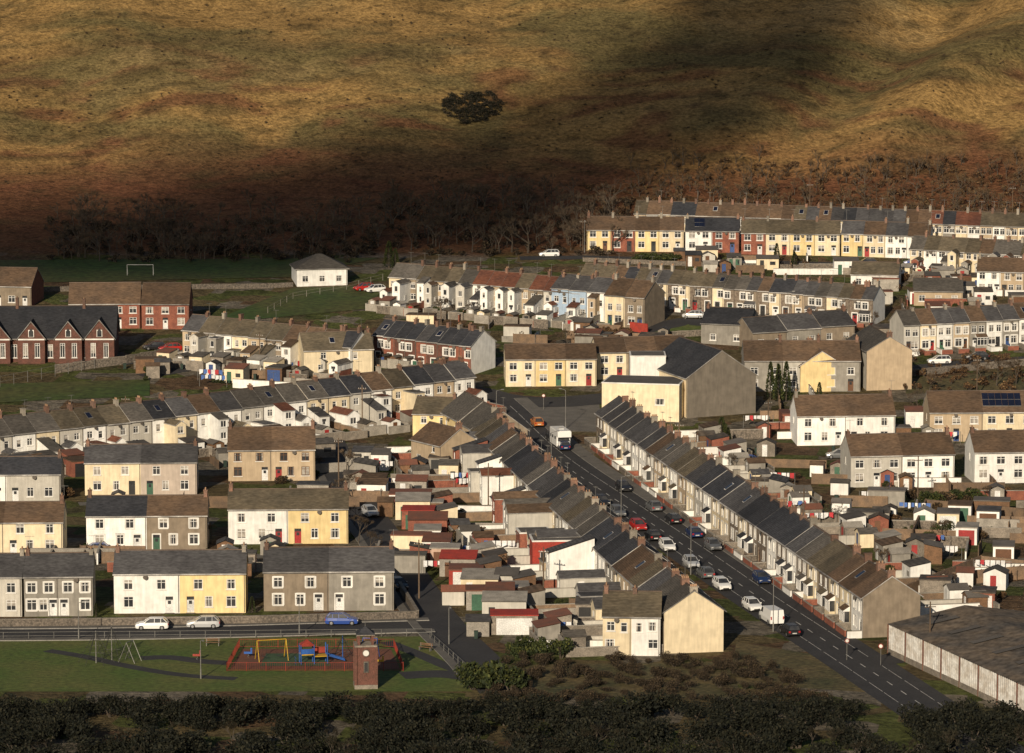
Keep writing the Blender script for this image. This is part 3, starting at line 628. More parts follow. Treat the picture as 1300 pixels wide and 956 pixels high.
def swing(u,v,a,n=2,m='metalg'):
    E=empty('swing_set',G(u,v),a); B=MB(); W_=1.8*n
    for x in(-W_/2,W_/2):
        for s in(-1,1): B.tube((x,s*1.1,0),(x,0,2.5),.05,.04,6)
    B.tube((-W_/2,0,2.5),(W_/2,0,2.5),.05,.05,6)
    for i in range(n):
        x=-W_/2+(i+.5)*1.8
        for s in(-.25,.25): B.tube((x+s,0,2.5),(x+s,0,.55),.015,.015,3,1)
        B.box(x-.28,x+.28,-.12,.12,.5,.55,1)
    B.obj('frame',[M[m],M['door_black']],E)
swing(345,838,.3,2,'metaly'); swing(470,836,-.2,1,'metalb')
def basket(u,v,h=4,m='metalg'):
    E=empty('climbing_pyramid',G(u,v)); B=MB(); B.tube((0,0,0),(0,0,h),.07,.05,6)
    for k in range(6):
        a=k*math.pi/3; b=a+math.pi/3
        B.tube((0,0,h-.1),(2.2*math.cos(a),2.2*math.sin(a),.1),.03,.03,3,1)
        for z in(.25,.5,.75): 
            r=2.2*(1-z); B.tube((r*math.cos(a),r*math.sin(a),z*(h-.1)),(r*math.cos(b),r*math.sin(b),z*(h-.1)),.02,.02,3,1)
    B.obj('frame',[M[m],M['door_black']],E)
basket(435,838,3,'metalb'); basket(122,842,4.0); basket(142,838,4.2); swing(165,840,1.2,1)
for u,v,m in((250,838,'metalr'),(482,845,'metaly'),(315,835,'metalb')):
    E=empty('spring_rocker',G(u,v)); B=MB()
    for k in range(5): B.tube((.1*math.cos(k*2),.1*math.sin(k*2),k*.1),(.1*math.cos(k*2+2),.1*math.sin(k*2+2),k*.1+.1),.03,.03,4)
    B.box(-.5,.5,-.12,.12,.5,.75,1); B.box(.3,.5,-.08,.08,.75,1.2,1); B.tube((.35,-.3,1.05),(.35,.3,1.05),.03,.03,4); B.obj('body',[M['metalg'],M[m]],E)
for u,v,a in((270,820,.0),(470,818,.1),(540,826,-.5)):
    E=empty('park_bench',G(u,v),a); B=MB()
    for k in range(3): B.box(-.9,.9,-.2+k*.14,-.1+k*.14,.43,.47,0)
    for k in range(2): B.box(-.9,.9,.24,.28,.6+k*.18,.72+k*.18,0)
    for x in(-.75,.75): B.box(x-.04,x+.04,-.2,.2,0,.425,1); B.box(x-.04,x+.04,.2,.238,0,.9,1)
    B.obj('seat',[M['wood'],M['metalg']],E)
def goal(u,v,a=0):
    E=empty('football_goal',G(u,v),a); B=MB(); w=2.6
    for x in(-w,w): B.tube((x,0,0),(x,0,2.2),.05,.05,6); B.tube((x,0,2.2),(x,1.4,0),.03,.03,5)
    B.tube((-w,0,2.2),(w,0,2.2),.05,.05,6); B.tube((-w,1.4,.05),(w,1.4,.05),.03,.03,5); B.obj('goal_frame',[M['trim']],E)
goal(178,350)
# ------------------------------------------------------------------ vehicles
CARM={k:mat('car_paint_'+k,c,c,rough=.25,fine=.02,spec=.6) for k,c in dict(white=(.76,.76,.74),silver=(.42,.43,.44),black=(.02,.02,.022),blue=(.03,.07,.28),red=(.40,.025,.02),grey=(.12,.125,.13),orange=(.42,.15,.04),dblue=(.015,.03,.09)).items()}
M['tyre']=mat('tyre',(.02,.02,.02)); M['hub']=mat('alloy_wheel',(.4,.4,.41),rough=.35,metal=.6); M['lamp']=mat('headlamp',(.6,.6,.58),rough=.2); M['rlamp']=mat('tail_lamp',(.35,.02,.02),rough=.3)
def wheels(B,xs,y,r=.31):
    for x in xs:
        for s in(-1,1):
            B.tube((x,s*(y-.2),r),(x,s*y,r),r,r,14,2); B.tube((x,s*y,r),(x,s*(y+.012),r),r*.6,r*.55,10,3)
def loft(B,S,m):
    for a,b in zip(S[:-1],S[1:]):
        n=len(a)
        for k in range(n-1): B.face([a[k],a[k+1],b[k+1],b[k]],m)
    B.face(S[0],m); B.face(S[-1],m)
def carmesh(kind):
    B=MB()
    def sec(x,w,zl,zm,zt): return [(x,-w*.93,zl),(x,-w,zm),(x,-w*.93,zt),(x,-w*.5,zt+.03),(x,w*.5,zt+.03),(x,w*.93,zt),(x,w,zm),(x,w*.93,zl)]
    if kind in('hatch','estate'):
        loft(B,[sec(-2.08,.62,.35,.5,.6),sec(-1.95,.8,.24,.52,.72),sec(-1.5,.86,.2,.6,.84),sec(-.95,.87,.2,.62,.93),sec(.6,.88,.2,.62,.95),sec(1.7,.86,.2,.62,.96),sec(2.0,.8,.26,.6,.9),sec(2.1,.7,.35,.55,.8)],0)
        xe=1.95 if kind=='hatch' else 2.02; xt=1.45 if kind=='hatch' else 1.75
        b0=[(-1.0,-.76,.95),(-1.0,.76,.95),(xe,.72,.97),(xe,-.72,.97)]; t0=[(-.25,-.60,1.42),(-.25,.60,1.42),(xt,.57,1.44),(xt,-.57,1.44)]
        for k in range(4):
            j=(k+1)%4; B.face([b0[k],b0[j],t0[j],t0[k]],1)
        B.face([(x,y,z+.012) for x,y,z in t0],0)
        r=[(-.1,-.55,1.47),(-.1,.55,1.47),(xt-.15,.52,1.49),(xt-.15,-.52,1.49)]; B.face(r,0)
        for k in range(4):
            j=(k+1)%4; B.face([(t0[k][0],t0[k][1],t0[k][2]+.01),(t0[j][0],t0[j][1],t0[j][2]+.01),r[j],r[k]],0)
        for k in range(4): B.tube(b0[k],t0[k],.045,.04,4,0)
        for s in(-1,1):
            for x in(.35,1.15): B.tube((x,s*.75,.95),(x+.02 if x<1 else x-.0,s*.6,1.43),.04,.035,4,0)
            B.box(-1.0+.1,-.72,s*.9-.08,s*.9+.08,.92,1.06,0)
            B.box(-2.06,-1.9,s*.55-.17,s*.55+.17,.55,.68,4); B.box(2.03,2.115,s*.62-.13,s*.62+.13,.62,.85,5)
        B.box(-2.11,-2.0,-.4,.4,.3,.48,6); B.box(2.06,2.12,-.28,.28,.5,.62,4)
        wheels(B,(-1.3,1.3),.86)
    elif kind=='van':
        loft(B,[sec(-2.45,.75,.35,.6,.8),sec(-2.3,.88,.28,.7,1.0),sec(-1.75,.94,.25,.8,1.15),sec(2.5,.95,.28,.8,1.2),sec(2.55,.9,.3,.8,1.15)],0)
        S=[[(-1.75,-.88,1.17),(-1.75,.88,1.17)],[(-1.05,-.78,1.95),(-1.05,.78,1.95)],[(2.5,-.82,2.0),(2.5,.82,2.0)],[(2.52,-.92,1.17),(2.52,.92,1.17)]]
        B.face([S[0][0],S[0][1],S[1][1],S[1][0]],1); B.face([S[1][0],S[1][1],S[2][1],S[2][0]],0); B.face([S[2][0],S[2][1],S[3][1],S[3][0]],0)
        for k in(0,1): B.face([S[0][k],S[1][k],S[2][k],S[3][k]],0)
        for s in(-1,1):
            B.face([(-1.5,s*.90,1.25),(-.6,s*.93,1.25),(-.6,s*.84,1.85),(-1.05,s*.83,1.85)],1)
            B.box(-2.42,-2.25,s*.62-.18,s*.62+.18,.68,.88,4); B.box(2.5,2.56,s*.8-.08,s*.8+.08,.8,1.2,5); B.box(-1.7,-1.5,s*1.02-.08,s*1.02+.08,1.2,1.45,6)
        B.box(-2.5,-2.35,-.6,.6,.35,.55,6); wheels(B,(-1.6,1.6),.94,.34)
    else:
        loft(B,[sec(-3.2,.8,.4,.6,.85),sec(-3.0,.95,.3,.8,1.1),sec(-2.3,1.0,.3,.9,1.3),sec(-1.9,1.0,.3,.9,1.4)],0)
        B.face([(-2.35,-.9,1.3),(-2.35,.9,1.3),(-1.85,.85,2.0),(-1.85,-.85,2.0)],1)
        for s in(-1,1): B.face([(-2.3,s*.93,1.32),(-1.7,s*.95,1.32),(-1.7,s*.9,1.95),(-1.85,s*.87,1.95)],1)
        B.box(-1.9,3.2,-1.12,1.12,.45,2.0,0); B.box(-2.7,3.2,-1.12,1.12,2.003,2.9,0); B.box(-2.5,3.1,-1.05,1.05,2.903,3.0,0)
        for x in(-.8,1.0,2.3):
            for s in(-1,1): B.box(x-.4,x+.4,s*1.13-.012,s*1.13+.012,1.5,1.98,1)
        B.box(3.2,3.23,-.5,.5,1.5,2.2,1); B.box(3.2,3.24,-.98,-.85,.8,1.1,5);B.box(3.2,3.24,.85,.98,.8,1.1,5); B.box(-.5,.3,-.4,.4,3.003,3.15,4)
        wheels(B,(-2.4,1.7),1.02,.36)
    return B
CARB={k:carmesh(k) for k in('hatch','estate','van','motorhome')}; CC={}
VN={'hatch':'parked_car','estate':'parked_car','van':'parked_van','motorhome':'motorhome'}
def car(P,a,kind,col):
    k=(kind,col)
    if k not in CC: CC[k]=CARB[kind].mesh(kind+'_'+col,[CARM[col],M['glass'],M['tyre'],M['hub'],M['lamp'],M['rlamp'],M['door_black']])
    return mk(VN[kind],CC[k],None,(P[0],P[1],T(P[0],P[1])+.045),a)
def carpx(u,v,a,kind='hatch',col='white'): car(G(u,v),a,kind,col)
PT=resample([Vector((p[0],p[1],0)) for p in ST],1.0)
def near_idx(u,v):
    g=G(u,v); return min(range(len(PT)),key=lambda i:(PT[i].x-g.x)**2+(PT[i].y-g.y)**2)
def street_car(u,v,side,kind,col,flip=0):
    i=near_idx(u,v); d=(PT[min(i+1,len(PT)-1)]-PT[i-1]).normalized(); n=Vector((d.y,-d.x,0)); p=PT[i]+n*(side*3.15)
    car(p,math.atan2(d.y,d.x)+flip*math.pi+R.uniform(-.03,.03),kind,col)
for (u,v,s,k,c) in [(640,542,1,'hatch','orange'),(657,560,1,'hatch','black'),(668,572,1,'estate','dblue'),(735,592,-1,'hatch','blue'),
 (742,626,1,'hatch','black'),(770,650,1,'hatch','grey'),(800,640,-1,'hatch','black'),(820,654,-1,'estate','grey'),(795,667,1,'estate','black'),(845,672,-1,'hatch','red'),(860,685,-1,'hatch','black'),
 (877,698,-1,'estate','white'),(818,684,1,'hatch','dblue'),(905,718,-1,'hatch','silver'),(922,732,-1,'hatch','grey'),(940,747,-1,'hatch','white'),(978,774,-1,'hatch','white'),(1001,790,-1,'van','white'),(1024,806,-1,'estate','black'),
 (840,701,1,'hatch','grey'),(895,742,1,'hatch','dblue')]:
    street_car(u,v,-s,k,c,R.random()<.5)
g_=G(712,568); i_=near_idx(712,568); d_=(PT[i_+1]-PT[i_-1]).normalized(); car(g_,math.atan2(-d_.y,-d_.x),'motorhome','white')
carpx(193,799,0.02,'hatch','white'); carpx(258,797,.03,'hatch','silver'); carpx(434,793,math.pi,'hatch','blue')
carpx(697,326,.1,'estate','white'); carpx(880,404,-.1,'hatch','silver'); carpx(915,407,-.1,'hatch','red'); carpx(940,409,-.1,'estate','black')
carpx(462,369,.5,'hatch','red'); carpx(476,371,.5,'hatch','white'); carpx(216,446,.3,'hatch','red'); carpx(196,444,.3,'hatch','black')
carpx(1192,462,.1,'estate','white'); carpx(1240,457,.1,'hatch','black'); carpx(506,748,1.9,'hatch','black'); carpx(945,590,.3,'hatch','blue'); carpx(1065,582,0,'hatch','grey')
carpx(40,700,.1,'hatch','black'); carpx(120,703,.1,'hatch','blue'); carpx(470,655,1.9,'hatch','silver')
for u in(1100,1160,1215): carpx(u,337,.05,'hatch',R.choice(('black','silver','blue')))
# ------------------------------------------------------------------ vegetation
def leaves(B,c,rx,ry,rz,n,s,dark=0):
    for _ in range(n):
        while True:
            p=Vector((R.uniform(-1,1),R.uniform(-1,1),R.uniform(-1,1)))
            if .15<p.length<1: break
        if p.length<.6: p*=1.3
        q=Vector((c[0]+p.x*rx,c[1]+p.y*ry,c[2]+p.z*rz))
        a=Vector((R.gauss(0,1),R.gauss(0,1),R.gauss(0,1))).normalized(); b=a.orthogonal().normalized(); k=s*R.uniform(.6,1.4); cc=a.cross(b)
        m=R.choices((0,1,2),(.35,.4,.25) if p.z>-.1 else (.7,.25,.05))[0]  # lower leaves take darker tones, shading put into the colour
        B.face([q+b*k,q+cc*k*.6,q-b*k,q-cc*k*.6],m)
def bush(n=6,r=1.,leaf=.16,cnt=90):
    B=MB()
    for k in range(4): a=R.uniform(0,6.3); B.tube((0,0,-.2),(math.cos(a)*.5*r,math.sin(a)*.5*r,r*.9),.06*r,.02*r,4,3)
    for _ in range(n):
        a=R.uniform(0,6.3); d=R.uniform(0,.75)*r; rr=R.uniform(.4,.7)*r
        leaves(B,(math.cos(a)*d,math.sin(a)*d,R.uniform(.45,1.1)*r),rr,rr,rr*.85,cnt,leaf)
    return B
def conifer(h=6,r=1.3,cnt=900):
    B=MB(); B.tube((0,0,-.3),(0,0,h*.9),.18,.04,6,3)
    for _ in range(cnt):
        t=R.random()**.8; rr=r*(1-t)**.7*R.uniform(.55,1.08)+.08; a=R.uniform(0,6.3); z=.4+t*(h-.4)
        q=Vector((rr*math.cos(a),rr*math.sin(a),z)); o=Vector((math.cos(a),math.sin(a),R.uniform(.2,1))).normalized(); s=o.orthogonal().normalized()
        k=R.uniform(.16,.32); B.face([q-s*k*.5,q+o*k,q+s*k*.5,q-o*k*.6],R.choices((0,1,2),(.5,.38,.12))[0])
    return B
def baretree(h=7,spread=.5,depth=5,twig=14):
    B=MB()
    def br(p,d,L,r,k):
        q=p+d*L; B.tube(p,q,r,r*.68,5 if k>2 else 3,3,False)
        if k==0 or L<.3:
            for _ in range(twig):
                e=(d+Vector((R.gauss(0,.55),R.gauss(0,.55),R.gauss(.15,.45)))).normalized(); s=e.orthogonal().normalized(); l=R.uniform(.5,1.0)*h*.09; o=p.lerp(q,R.random())
                B.face([o-s*.022,o+s*.022,o+e*l],R.choice((0,1,1,2)))
            return
        for _ in range(R.choice((2,3,3))):
            e=(d+Vector((R.gauss(0,spread),R.gauss(0,spread),R.gauss(.12,spread*.6)))).normalized()
            br(q,e,L*R.uniform(.62,.85),r*.62,k-1)
    br(Vector((0,0,-.3)),Vector((R.gauss(0,.05),R.gauss(0,.05),1)).normalized(),h*.26,h*.022,depth)
    return B
BU=[bush(7,1.,.11,150) for _ in range(4)]; CO=[conifer(6,1.3,900),conifer(5,.9,600)]; BT=[baretree(7) for _ in range(4)]
BUg=[b.mesh('bush_green',LG+[BARK]) for b in BU]; BUb=[b.mesh('bush_brown',LB+[BARK]) for b in BU]; BUr=[b.mesh('bush_rust',LR+[BARK]) for b in BU]
COm=[b.mesh('conifer',LG+[BARK]) for b in CO]; BTm=[b.mesh('bare_tree',[TWIG,TWIG,LB[2],BARK]) for b in BT]
def plant(name,me,P,s,sz=None): mk(name,me,None,(P[0],P[1],T(P[0],P[1])),R.uniform(0,6.3),(s,s,sz or s))
def ppx(name,ms,u,v,s,sz=None): plant(name,R.choice(ms),G(u,v),s,sz)
for u,v,s,z in((988,512,.9,1.35),(978,508,.7,1.1),(998,510,.75,1.15),(494,340,.9,.9),(502,342,.7,.7),(986,335,.6,.7),(1008,338,.6,.6),(916,562,.8,.7),(924,566,.7,.6),(1040,512,.5,.6),(122,785,.4,.4),(320,778,.35,.35)): ppx('conifer_tree',COm,u,v,s,z)
for u,v,s in((622,878,2.3),(600,876,2.0),(648,878,2.0),(670,835,1.7),(690,836,1.6),(712,836,1.6),(655,834,1.3)): ppx('evergreen_bush',BUg,u,v,s,s*1.1)
for u in range(812,862,9): ppx('hedge_bush',BUg,u,332,1.7,1.2)
for u in range(1160,1260,13): ppx('garden_bush',R.choice((BUg,BUb)),u,640+R.uniform(-5,5),R.uniform(1,1.8))
for u,v,s in((440,600,.7),(455,690,.7),(450,668,.6),(470,700,.5),(400,600,.5),(905,330,.5),(1110,420,.6),(1180,500,.7),(1265,490,.9),(1290,488,.8),(1245,485,.8),(740,440,.5),(1135,640,.6),(560,398,.6),(600,400,.5),(720,440,.6),(1165,520,.6),(652,300,.9),(700,322,.7),(725,318,.8),(685,310,.8),(268,690,.5),(640,730,.5),(1060,665,.6),(1200,690,.6),(1120,720,.5),(560,690,.4),(445,640,.8),(1255,640,.5),(930,600,.5)): ppx('bare_tree',BTm,u,v,s)
for u,v in((745,434),(757,432),(770,431),(782,431),(794,430)): ppx('brown_bush',BUr,u,v,1.3,1.6)
def quad(c,s,t):
    a,b,cc,d=c; p=a.lerp(b,s).lerp(d.lerp(cc,s),t); return p
def mass(name,items,mats):
    B=MB()
    for b,P,s,sz in items:
        B.add(b,Matrix.Translation((P[0],P[1],T(P[0],P[1])))@Matrix.Rotation(R.uniform(0,6.3),4,'Z')@Matrix.Diagonal((s,s,sz,1)))
    B.obj(name,mats)
BT2=[baretree(9,.45,4,16) for _ in range(3)]
SB=[bush(3,1.,.16,34) for _ in range(4)]
TB=[leafm('thicket_dark',(.024,.018,.011)),leafm('thicket_mid',(.055,.039,.023)),leafm('thicket_light',(.105,.073,.040))]
it=[]
for _ in range(280):
    u=R.uniform(70,790); 
    if u<480: v=R.uniform(276,332); s=R.uniform(.45,.95)
    else: v=R.uniform(256,322); s=R.uniform(.6,1.15)
    it.append((R.choice(BT2),G(u,v),s,s*R.uniform(.75,1.05)))
mass('distant_woodland',it,[TWIG,TWIG,TB[2],BARK])
it=[]
for _ in range(300):
    u=R.uniform(60,800); v=R.uniform(284,334) if u<480 else R.uniform(258,326)
    it.append((R.choice(SB),G(u,v),R.uniform(.8,1.7),R.uniform(.6,1.6)))
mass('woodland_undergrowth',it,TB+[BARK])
it=[]
for _ in range(480):
    u=R.uniform(740,1330); v=R.uniform(205,280) if u>860 else R.uniform(236,276)
    it.append((R.choice(SB),G(u,v),R.uniform(.4,1.3),R.uniform(.3,1.3)))
mass('bracken_scrub',it,LR+[BARK])
it=[(R.choice(BT2),G(R.uniform(800,1330),280-75*R.random()**1.4),R.uniform(.35,.75),R.uniform(.3,.7)) for _ in range(230)]
mass('scrub_trees',it,[TWIG,LB[2],LR[2],BARK])
it=[]
for _ in range(1000):
    u=R.uniform(-40,1340); v=R.uniform(5,235)
    if noise.noise((u/120,v/60,2))<-.02: continue
    it.append((R.choice(SB),G(u,v),R.uniform(.2,.65),R.uniform(.15,.45)))
mass('hill_scrub',it,LB+[BARK])
it=[]
for _ in range(190):
    a=R.uniform(0,6.3); d=R.random()**.6; it.append((R.choice(SB),G(600+38*d*math.cos(a),137+20*d*math.sin(a)+6*noise.noise((a*2,0,0))),R.uniform(.7,1.5),R.uniform(.4,.9)))
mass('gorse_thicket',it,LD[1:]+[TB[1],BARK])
FB=[bush(9,1.,.075,120) for _ in range(3)]
it=[]
for _ in range(190):
    u=R.uniform(-60,1360); v=R.uniform(918,1000)
    it.append((R.choice(FB),G(u,v),R.uniform(1.5,2.6),R.uniform(1.5,2.4)))
for u in range(-50,1360,24):
    if u>1100: continue
    it.append((R.choice(FB),G(u+R.uniform(-8,8),R.uniform(906,916)),R.uniform(1.6,2.3),R.uniform(1.3,1.9)))
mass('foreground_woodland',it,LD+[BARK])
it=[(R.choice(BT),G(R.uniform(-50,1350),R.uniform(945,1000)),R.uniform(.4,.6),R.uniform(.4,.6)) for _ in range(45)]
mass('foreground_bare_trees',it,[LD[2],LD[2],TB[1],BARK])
it=[]
for _ in range(230):
    u=R.uniform(600,1110); v=R.uniform(838,895)
    if 1000<u and v<(u-1000)*.6+838: continue
    if 905<u and v<(u-905)*.62+800: continue
    it.append((R.choice(FB),G(u,v),R.uniform(.5,1.2),R.uniform(.35,1.0)))
mass('verge_scrub',it,TB+[BARK])
it=[]
for _ in range(90):
    u=R.uniform(1140,1320); v=R.uniform(452,498); it.append((R.choice(SB),G(u,v),R.uniform(.5,1.4),R.uniform(.5,1.2)))
mass('bank_scrub',it,LR+[BARK])
# ------------------------------------------------------------------ garden clutter
def wallseg(name,P,Q,h,th,m,cop=None):
    P=Vector((P[0],P[1],0));Q=Vector((Q[0],Q[1],0)); d=Q-P; L=d.length
    if L<.5: return
    d.normalize(); n=(-d.y,d.x); mb=MB(); k=max(1,int(L/3)); 
    for i in range(k):
        a=P+d*(L*i/k); b=P+d*(L*(i+1)/k); z=min(T(a.x,a.y),T(b.x,b.y))
        mb.fb((a.x,a.y,z),(d.x,d.y),n,0,L/k-.002,-th/2,th/2,-.6,h,0)
        if cop: mb.fb((a.x,a.y,z),(d.x,d.y),n,0,L/k-.002,-th/2-.04,th/2+.04,h+.001,h+.08,1)
        else: mb.fb((a.x,a.y,z),(d.x,d.y),n,0,.1,-.07,.07,-.3,h+.1,1)
    mb.obj(name,[m,cop or M['fencew']])
def shed(P,ang,w,d,h,wm,rm,kind='g'):
    nm={'g':'garden_shed','f':'garage','m':'outbuilding'}[kind]; z=T(P[0],P[1])
    B=MB(); B.box(0,w,0,d,-.6,h,0)
    if kind=='g':
        r=w*.22; 
        for y in(0,d): B.face([(0,y-.001 if y==0 else y+.001,h),(w,y-.001 if y==0 else y+.001,h),(w/2,y,h+r)],0)
        for x,s in((0,-1),(w,1)):
            B.face([(x+s*.12,-.15,h-.04),(w/2,-.15,h+r+.02),(w/2,d+.15,h+r+.02),(x+s*.12,d+.15,h-.04)],1)
            B.face([(x+s*.12,-.15,h+.03),(w/2,-.15,h+r+.09),(w/2,d+.15,h+r+.09),(x+s*.12,d+.15,h+.03)],1)
        B.box(w*.3,w*.3+.8,-.03,-.002,0,min(1.9,h-.1),2)
    elif kind=='f':
        B.box(-.1,w+.1,-.1,d+.1,h,h+.14,1); B.box(w*.12,w*.88,-.04,-.002,0,min(2.1,h-.15),2)
    else:
        B.face([(-.1,-.15,h+.02),(w+.1,-.15,h+.02),(w+.1,d+.1,h+.55),(-.1,d+.1,h+.55)],1); B.face([(-.1,-.15,h+.09),(w+.1,-.15,h+.09),(w+.1,d+.1,h+.62),(-.1,d+.1,h+.62)],1)
        for x in(0,w): B.face([(x,0,h),(x,d,h),(x,d,h+.55)],0)
        B.face([(0,d,h),(w,d,h),(w,d,h+.55),(0,d,h+.55)],0)
        B.box(w*.15,w*.15+.8,-.03,-.002,0,min(1.95,h-.1),2); B.box(w*.6,w*.85,-.03,-.002,1,1.7,3)
    B.obj(nm,[wm,rm,M['door_'+R.choice(DOORS)],M['glass']],None,(P[0],P[1],z),ang)
WM=[M['wood'],M['block'],W['white'],W['cream'],M['concrete'],M['block'],W['brick'],M['wood'],W['lgrey'],W['grey'],W['white']]
RM=[M['felt'],M['rust'],RF['grey'],M['concrete'],RF['brown'],M['corrroof'],M['felt'],RF['slate']]
def clothes(P,ang):
    E=empty('washing_line',(P[0],P[1],T(P[0],P[1])),ang); B=MB(); L=5
    for x in(0,L): B.tube((x,0,0),(x,0,2.1),.04,.04,5,0)
    B.tube((0,0,2.05),(L,0,2.0),.012,.012,3,0); x=.3
    while x<L-.7:
        w=R.uniform(.35,.7); B.face([(x,0,2.03),(x+w,0,2.03),(x+w,R.uniform(-.1,.1),R.uniform(1.1,1.5)),(x,.03,R.uniform(1.1,1.5))],R.choice((1,1,1,2,3))); x+=w+.12
    B.obj('line_and_clothes',[M['metalg'],M['clothw'],M['clothb'],M['clothr']],E)
def bin_(P,ang):
    B=MB(); z=T(P[0],P[1]); b=[(-.25,-.28),(.25,-.28),(.25,.28),(-.25,.28)]
    lo=[(x*.8,y*.8,0.08) for x,y in b]; hi=[(x,y,1.0) for x,y in b]
    for k in range(4): B.face([lo[k],lo[(k+1)%4],hi[(k+1)%4],hi[k]])
    B.face(hi);B.box(-.27,.27,-.3,.32,1.003,1.07); B.tube((-.28,.25,.1),(.28,.25,.1),.09,.09,8); B.obj('wheelie_bin',[M['bin']],None,(P[0],P[1],z),ang)
def clutter(c,n,ang,dens=('shed','shed','out','gar','wall','fence','bush','bush','wash','bin','wall')):
    C=pxl(c)
    for _ in range(n):
        P=quad(C,R.random(),R.random()); k=R.choice(dens); a=ang+R.choice((0,0,math.pi/2))+R.uniform(-.05,.05)
        d=Vector((math.cos(a),math.sin(a),0))
        if k=='shed': shed(P,a,R.uniform(1.8,3),R.uniform(2,3),R.uniform(1.8,2.2),R.choice(WM),R.choice(RM),'g')
        elif k=='out': shed(P,a,R.uniform(2.5,5),R.uniform(2.2,3.5),R.uniform(2.1,2.7),R.choice(WM),R.choice(RM),'m')
        elif k=='gar': shed(P,a,R.uniform(2.8,3.4),R.uniform(4,5.5),2.4,R.choice(WM),R.choice(RM),'f')
        elif k=='wall': wallseg('garden_wall',P,P+d*R.uniform(5,13),R.uniform(.9,1.6),.2,R.choice((M['block'],M['concrete'],W['white'],W['brick'],M['rubble'])),M['concrete'])
        elif k=='fence': wallseg('garden_fence',P,P+d*R.uniform(5,12),R.uniform(1.3,1.8),.05,M['fencew'])
        elif k=='bush': plant('garden_bush',R.choice(R.choice((BUg,BUg,BUb,BUr))),P,R.uniform(.5,1.2))
        elif k=='wash': clothes(P,a)
        else: bin_(P,a)
def gardens(r,L0,L1,out=-1,d=7.2):
    a,dv,yv,L,ang,w=r; n=int(round(L/w)); y=yv*out; st=0 if out<0 else d
    for i in range(n+1):
        p=a+dv*(i*w)+y*(st+.1); Lg=R.uniform(L0,L1)
        if R.random()<.85: wallseg('garden_wall' if R.random()<.7 else 'garden_fence',p,p+y*Lg,R.uniform(1.1,1.7),.18,R.choice((M['block'],M['concrete'],W['white'],M['fencew'],W['lgrey'],W['brick'])),M['concrete'])
        if i==n: break
        q=a+dv*(i*w)+y*(st+Lg); wallseg('garden_wall',q,q+dv*w,R.uniform(1.2,1.8),.2,R.choice((M['block'],M['concrete'],M['rubble'])),M['concrete'])
        rr=R.random(); q=a+dv*(i*w+.4)+y*(st+Lg-3.2)
        if out>0: q=a+dv*(i*w+.4)+y*(st+Lg-3.4)
        if rr<.35: shed(q if out>0 else q+y*3,ang,w*.5,2.6,2.0,R.choice(WM),R.choice(RM),'g')
        elif rr<.65: shed(q if out>0 else q+y*3,ang,w*.75,2.8,2.4,R.choice(WM),R.choice(RM),'m')
        elif rr<.77: clothes(a+dv*(i*w+w*.2)+y*(st+Lg*.5),ang+math.pi/2)
        elif rr<.95: plant('garden_bush',R.choice(R.choice((BUg,BUb))),a+dv*(i*w+w*.5)+y*(st+Lg*.7),R.uniform(.5,1.1))
gardens(rQ,12,15,-1); gardens(rD,8,12,-1); gardens(rE,7,10,-1); gardens(rG,9,12,-1); gardens(rK,8,11,-1); gardens(rR,10,14,1,7.4)
gardens(rF,2,2.6,-1)
def frontwalls(r,L0):
    a,dv,yv,L,ang,w=r; n=int(round(L/w))
    for i in range(n+1):
        p=a+dv*(i*w)-yv*.1; wallseg('front_garden_wall',p,p-yv*L0,.9,.18,R.choice((W['brick'],M['block'],W['white'],M['rubble'])),M['concrete'])
        if i<n: q=a+dv*(i*w)-yv*L0; wallseg('front_garden_wall',q,q+dv*(w-1.1),.8,.2,R.choice((W['brick'],M['rubble'],W['white'],W['brick'])),M['concrete'])
frontwalls(rR,1.9); frontwalls(rH,2.0); frontwalls(rL,2.5)
for k,(u,v) in enumerate([(486,648),(494,660),(502,672),(510,684),(518,696),(528,708),(538,720),(550,732),(562,746),(577,758),(584,775),(604,790),(615,806)]):
    shed(G(u+8,v),-.02+R.uniform(-.05,.05),R.uniform(3.5,6.5),R.uniform(3.5,5.0),R.uniform(2.2,2.7),(W['white'],W['cream'],W['brick'],W['brick'],W['white'],W['white'],W['pink'],M['concrete'],W['red'],W['cream'],M['concrete'],W['lgrey'],M['block'])[k],(M['rust'],M['concrete'],W['red'],M['rust'],M['concrete'])[k%5],'fm'[k%2])
clutter([(500,720),(640,800),(600,640),(480,640)],20,-.05)
clutter([(600,820),(760,832),(740,770),(580,760)],16,0)
clutter([(415,640),(480,640),(600,600),(420,575)],26,-.1,('out','gar','shed','wall','fence','bush','out','wash'))
clutter([(0,632),(100,632),(100,590),(0,600)],8,.5); clutter([(250,612),(430,620),(420,575),(250,590)],12,.3)
clutter([(0,610),(290,600),(290,575),(0,600)],10,.7)
clutter([(95,740),(145,740),(130,700),(95,705)],4,0); clutter([(265,740),(340,740),(340,700),(265,700)],6,0); clutter([(440,740),(500,740),(480,700),(445,700)],3,0)
clutter([(0,731),(500,728),(480,700),(0,708)],14,0,('wall','shed','bush','fence','bush')); clutter([(0,660),(440,655),(430,632),(0,640)],10,0,('wall','shed','bush','fence'))
clutter([(985,640),(1090,660),(1075,575),(900,560)],24,-.2)
clutter([(1090,700),(1290,745),(1300,650),(1080,640)],52,-.15,('shed','out','wall','fence','fence','bush','bush','bush','wash','gar'))
clutter([(1150,790),(1300,765),(1290,720),(1130,720)],18,-.2,('shed','out','fence','bush','gar','bush'))
clutter([(1000,600),(1300,650),(1300,620),(1060,618)],14,0,('wall','fence','bush','shed'))
clutter([(1130,560),(1185,600),(1185,560),(1130,530)],5,0); clutter([(1000,560),(900,560),(960,530),(1010,540)],9,.1)
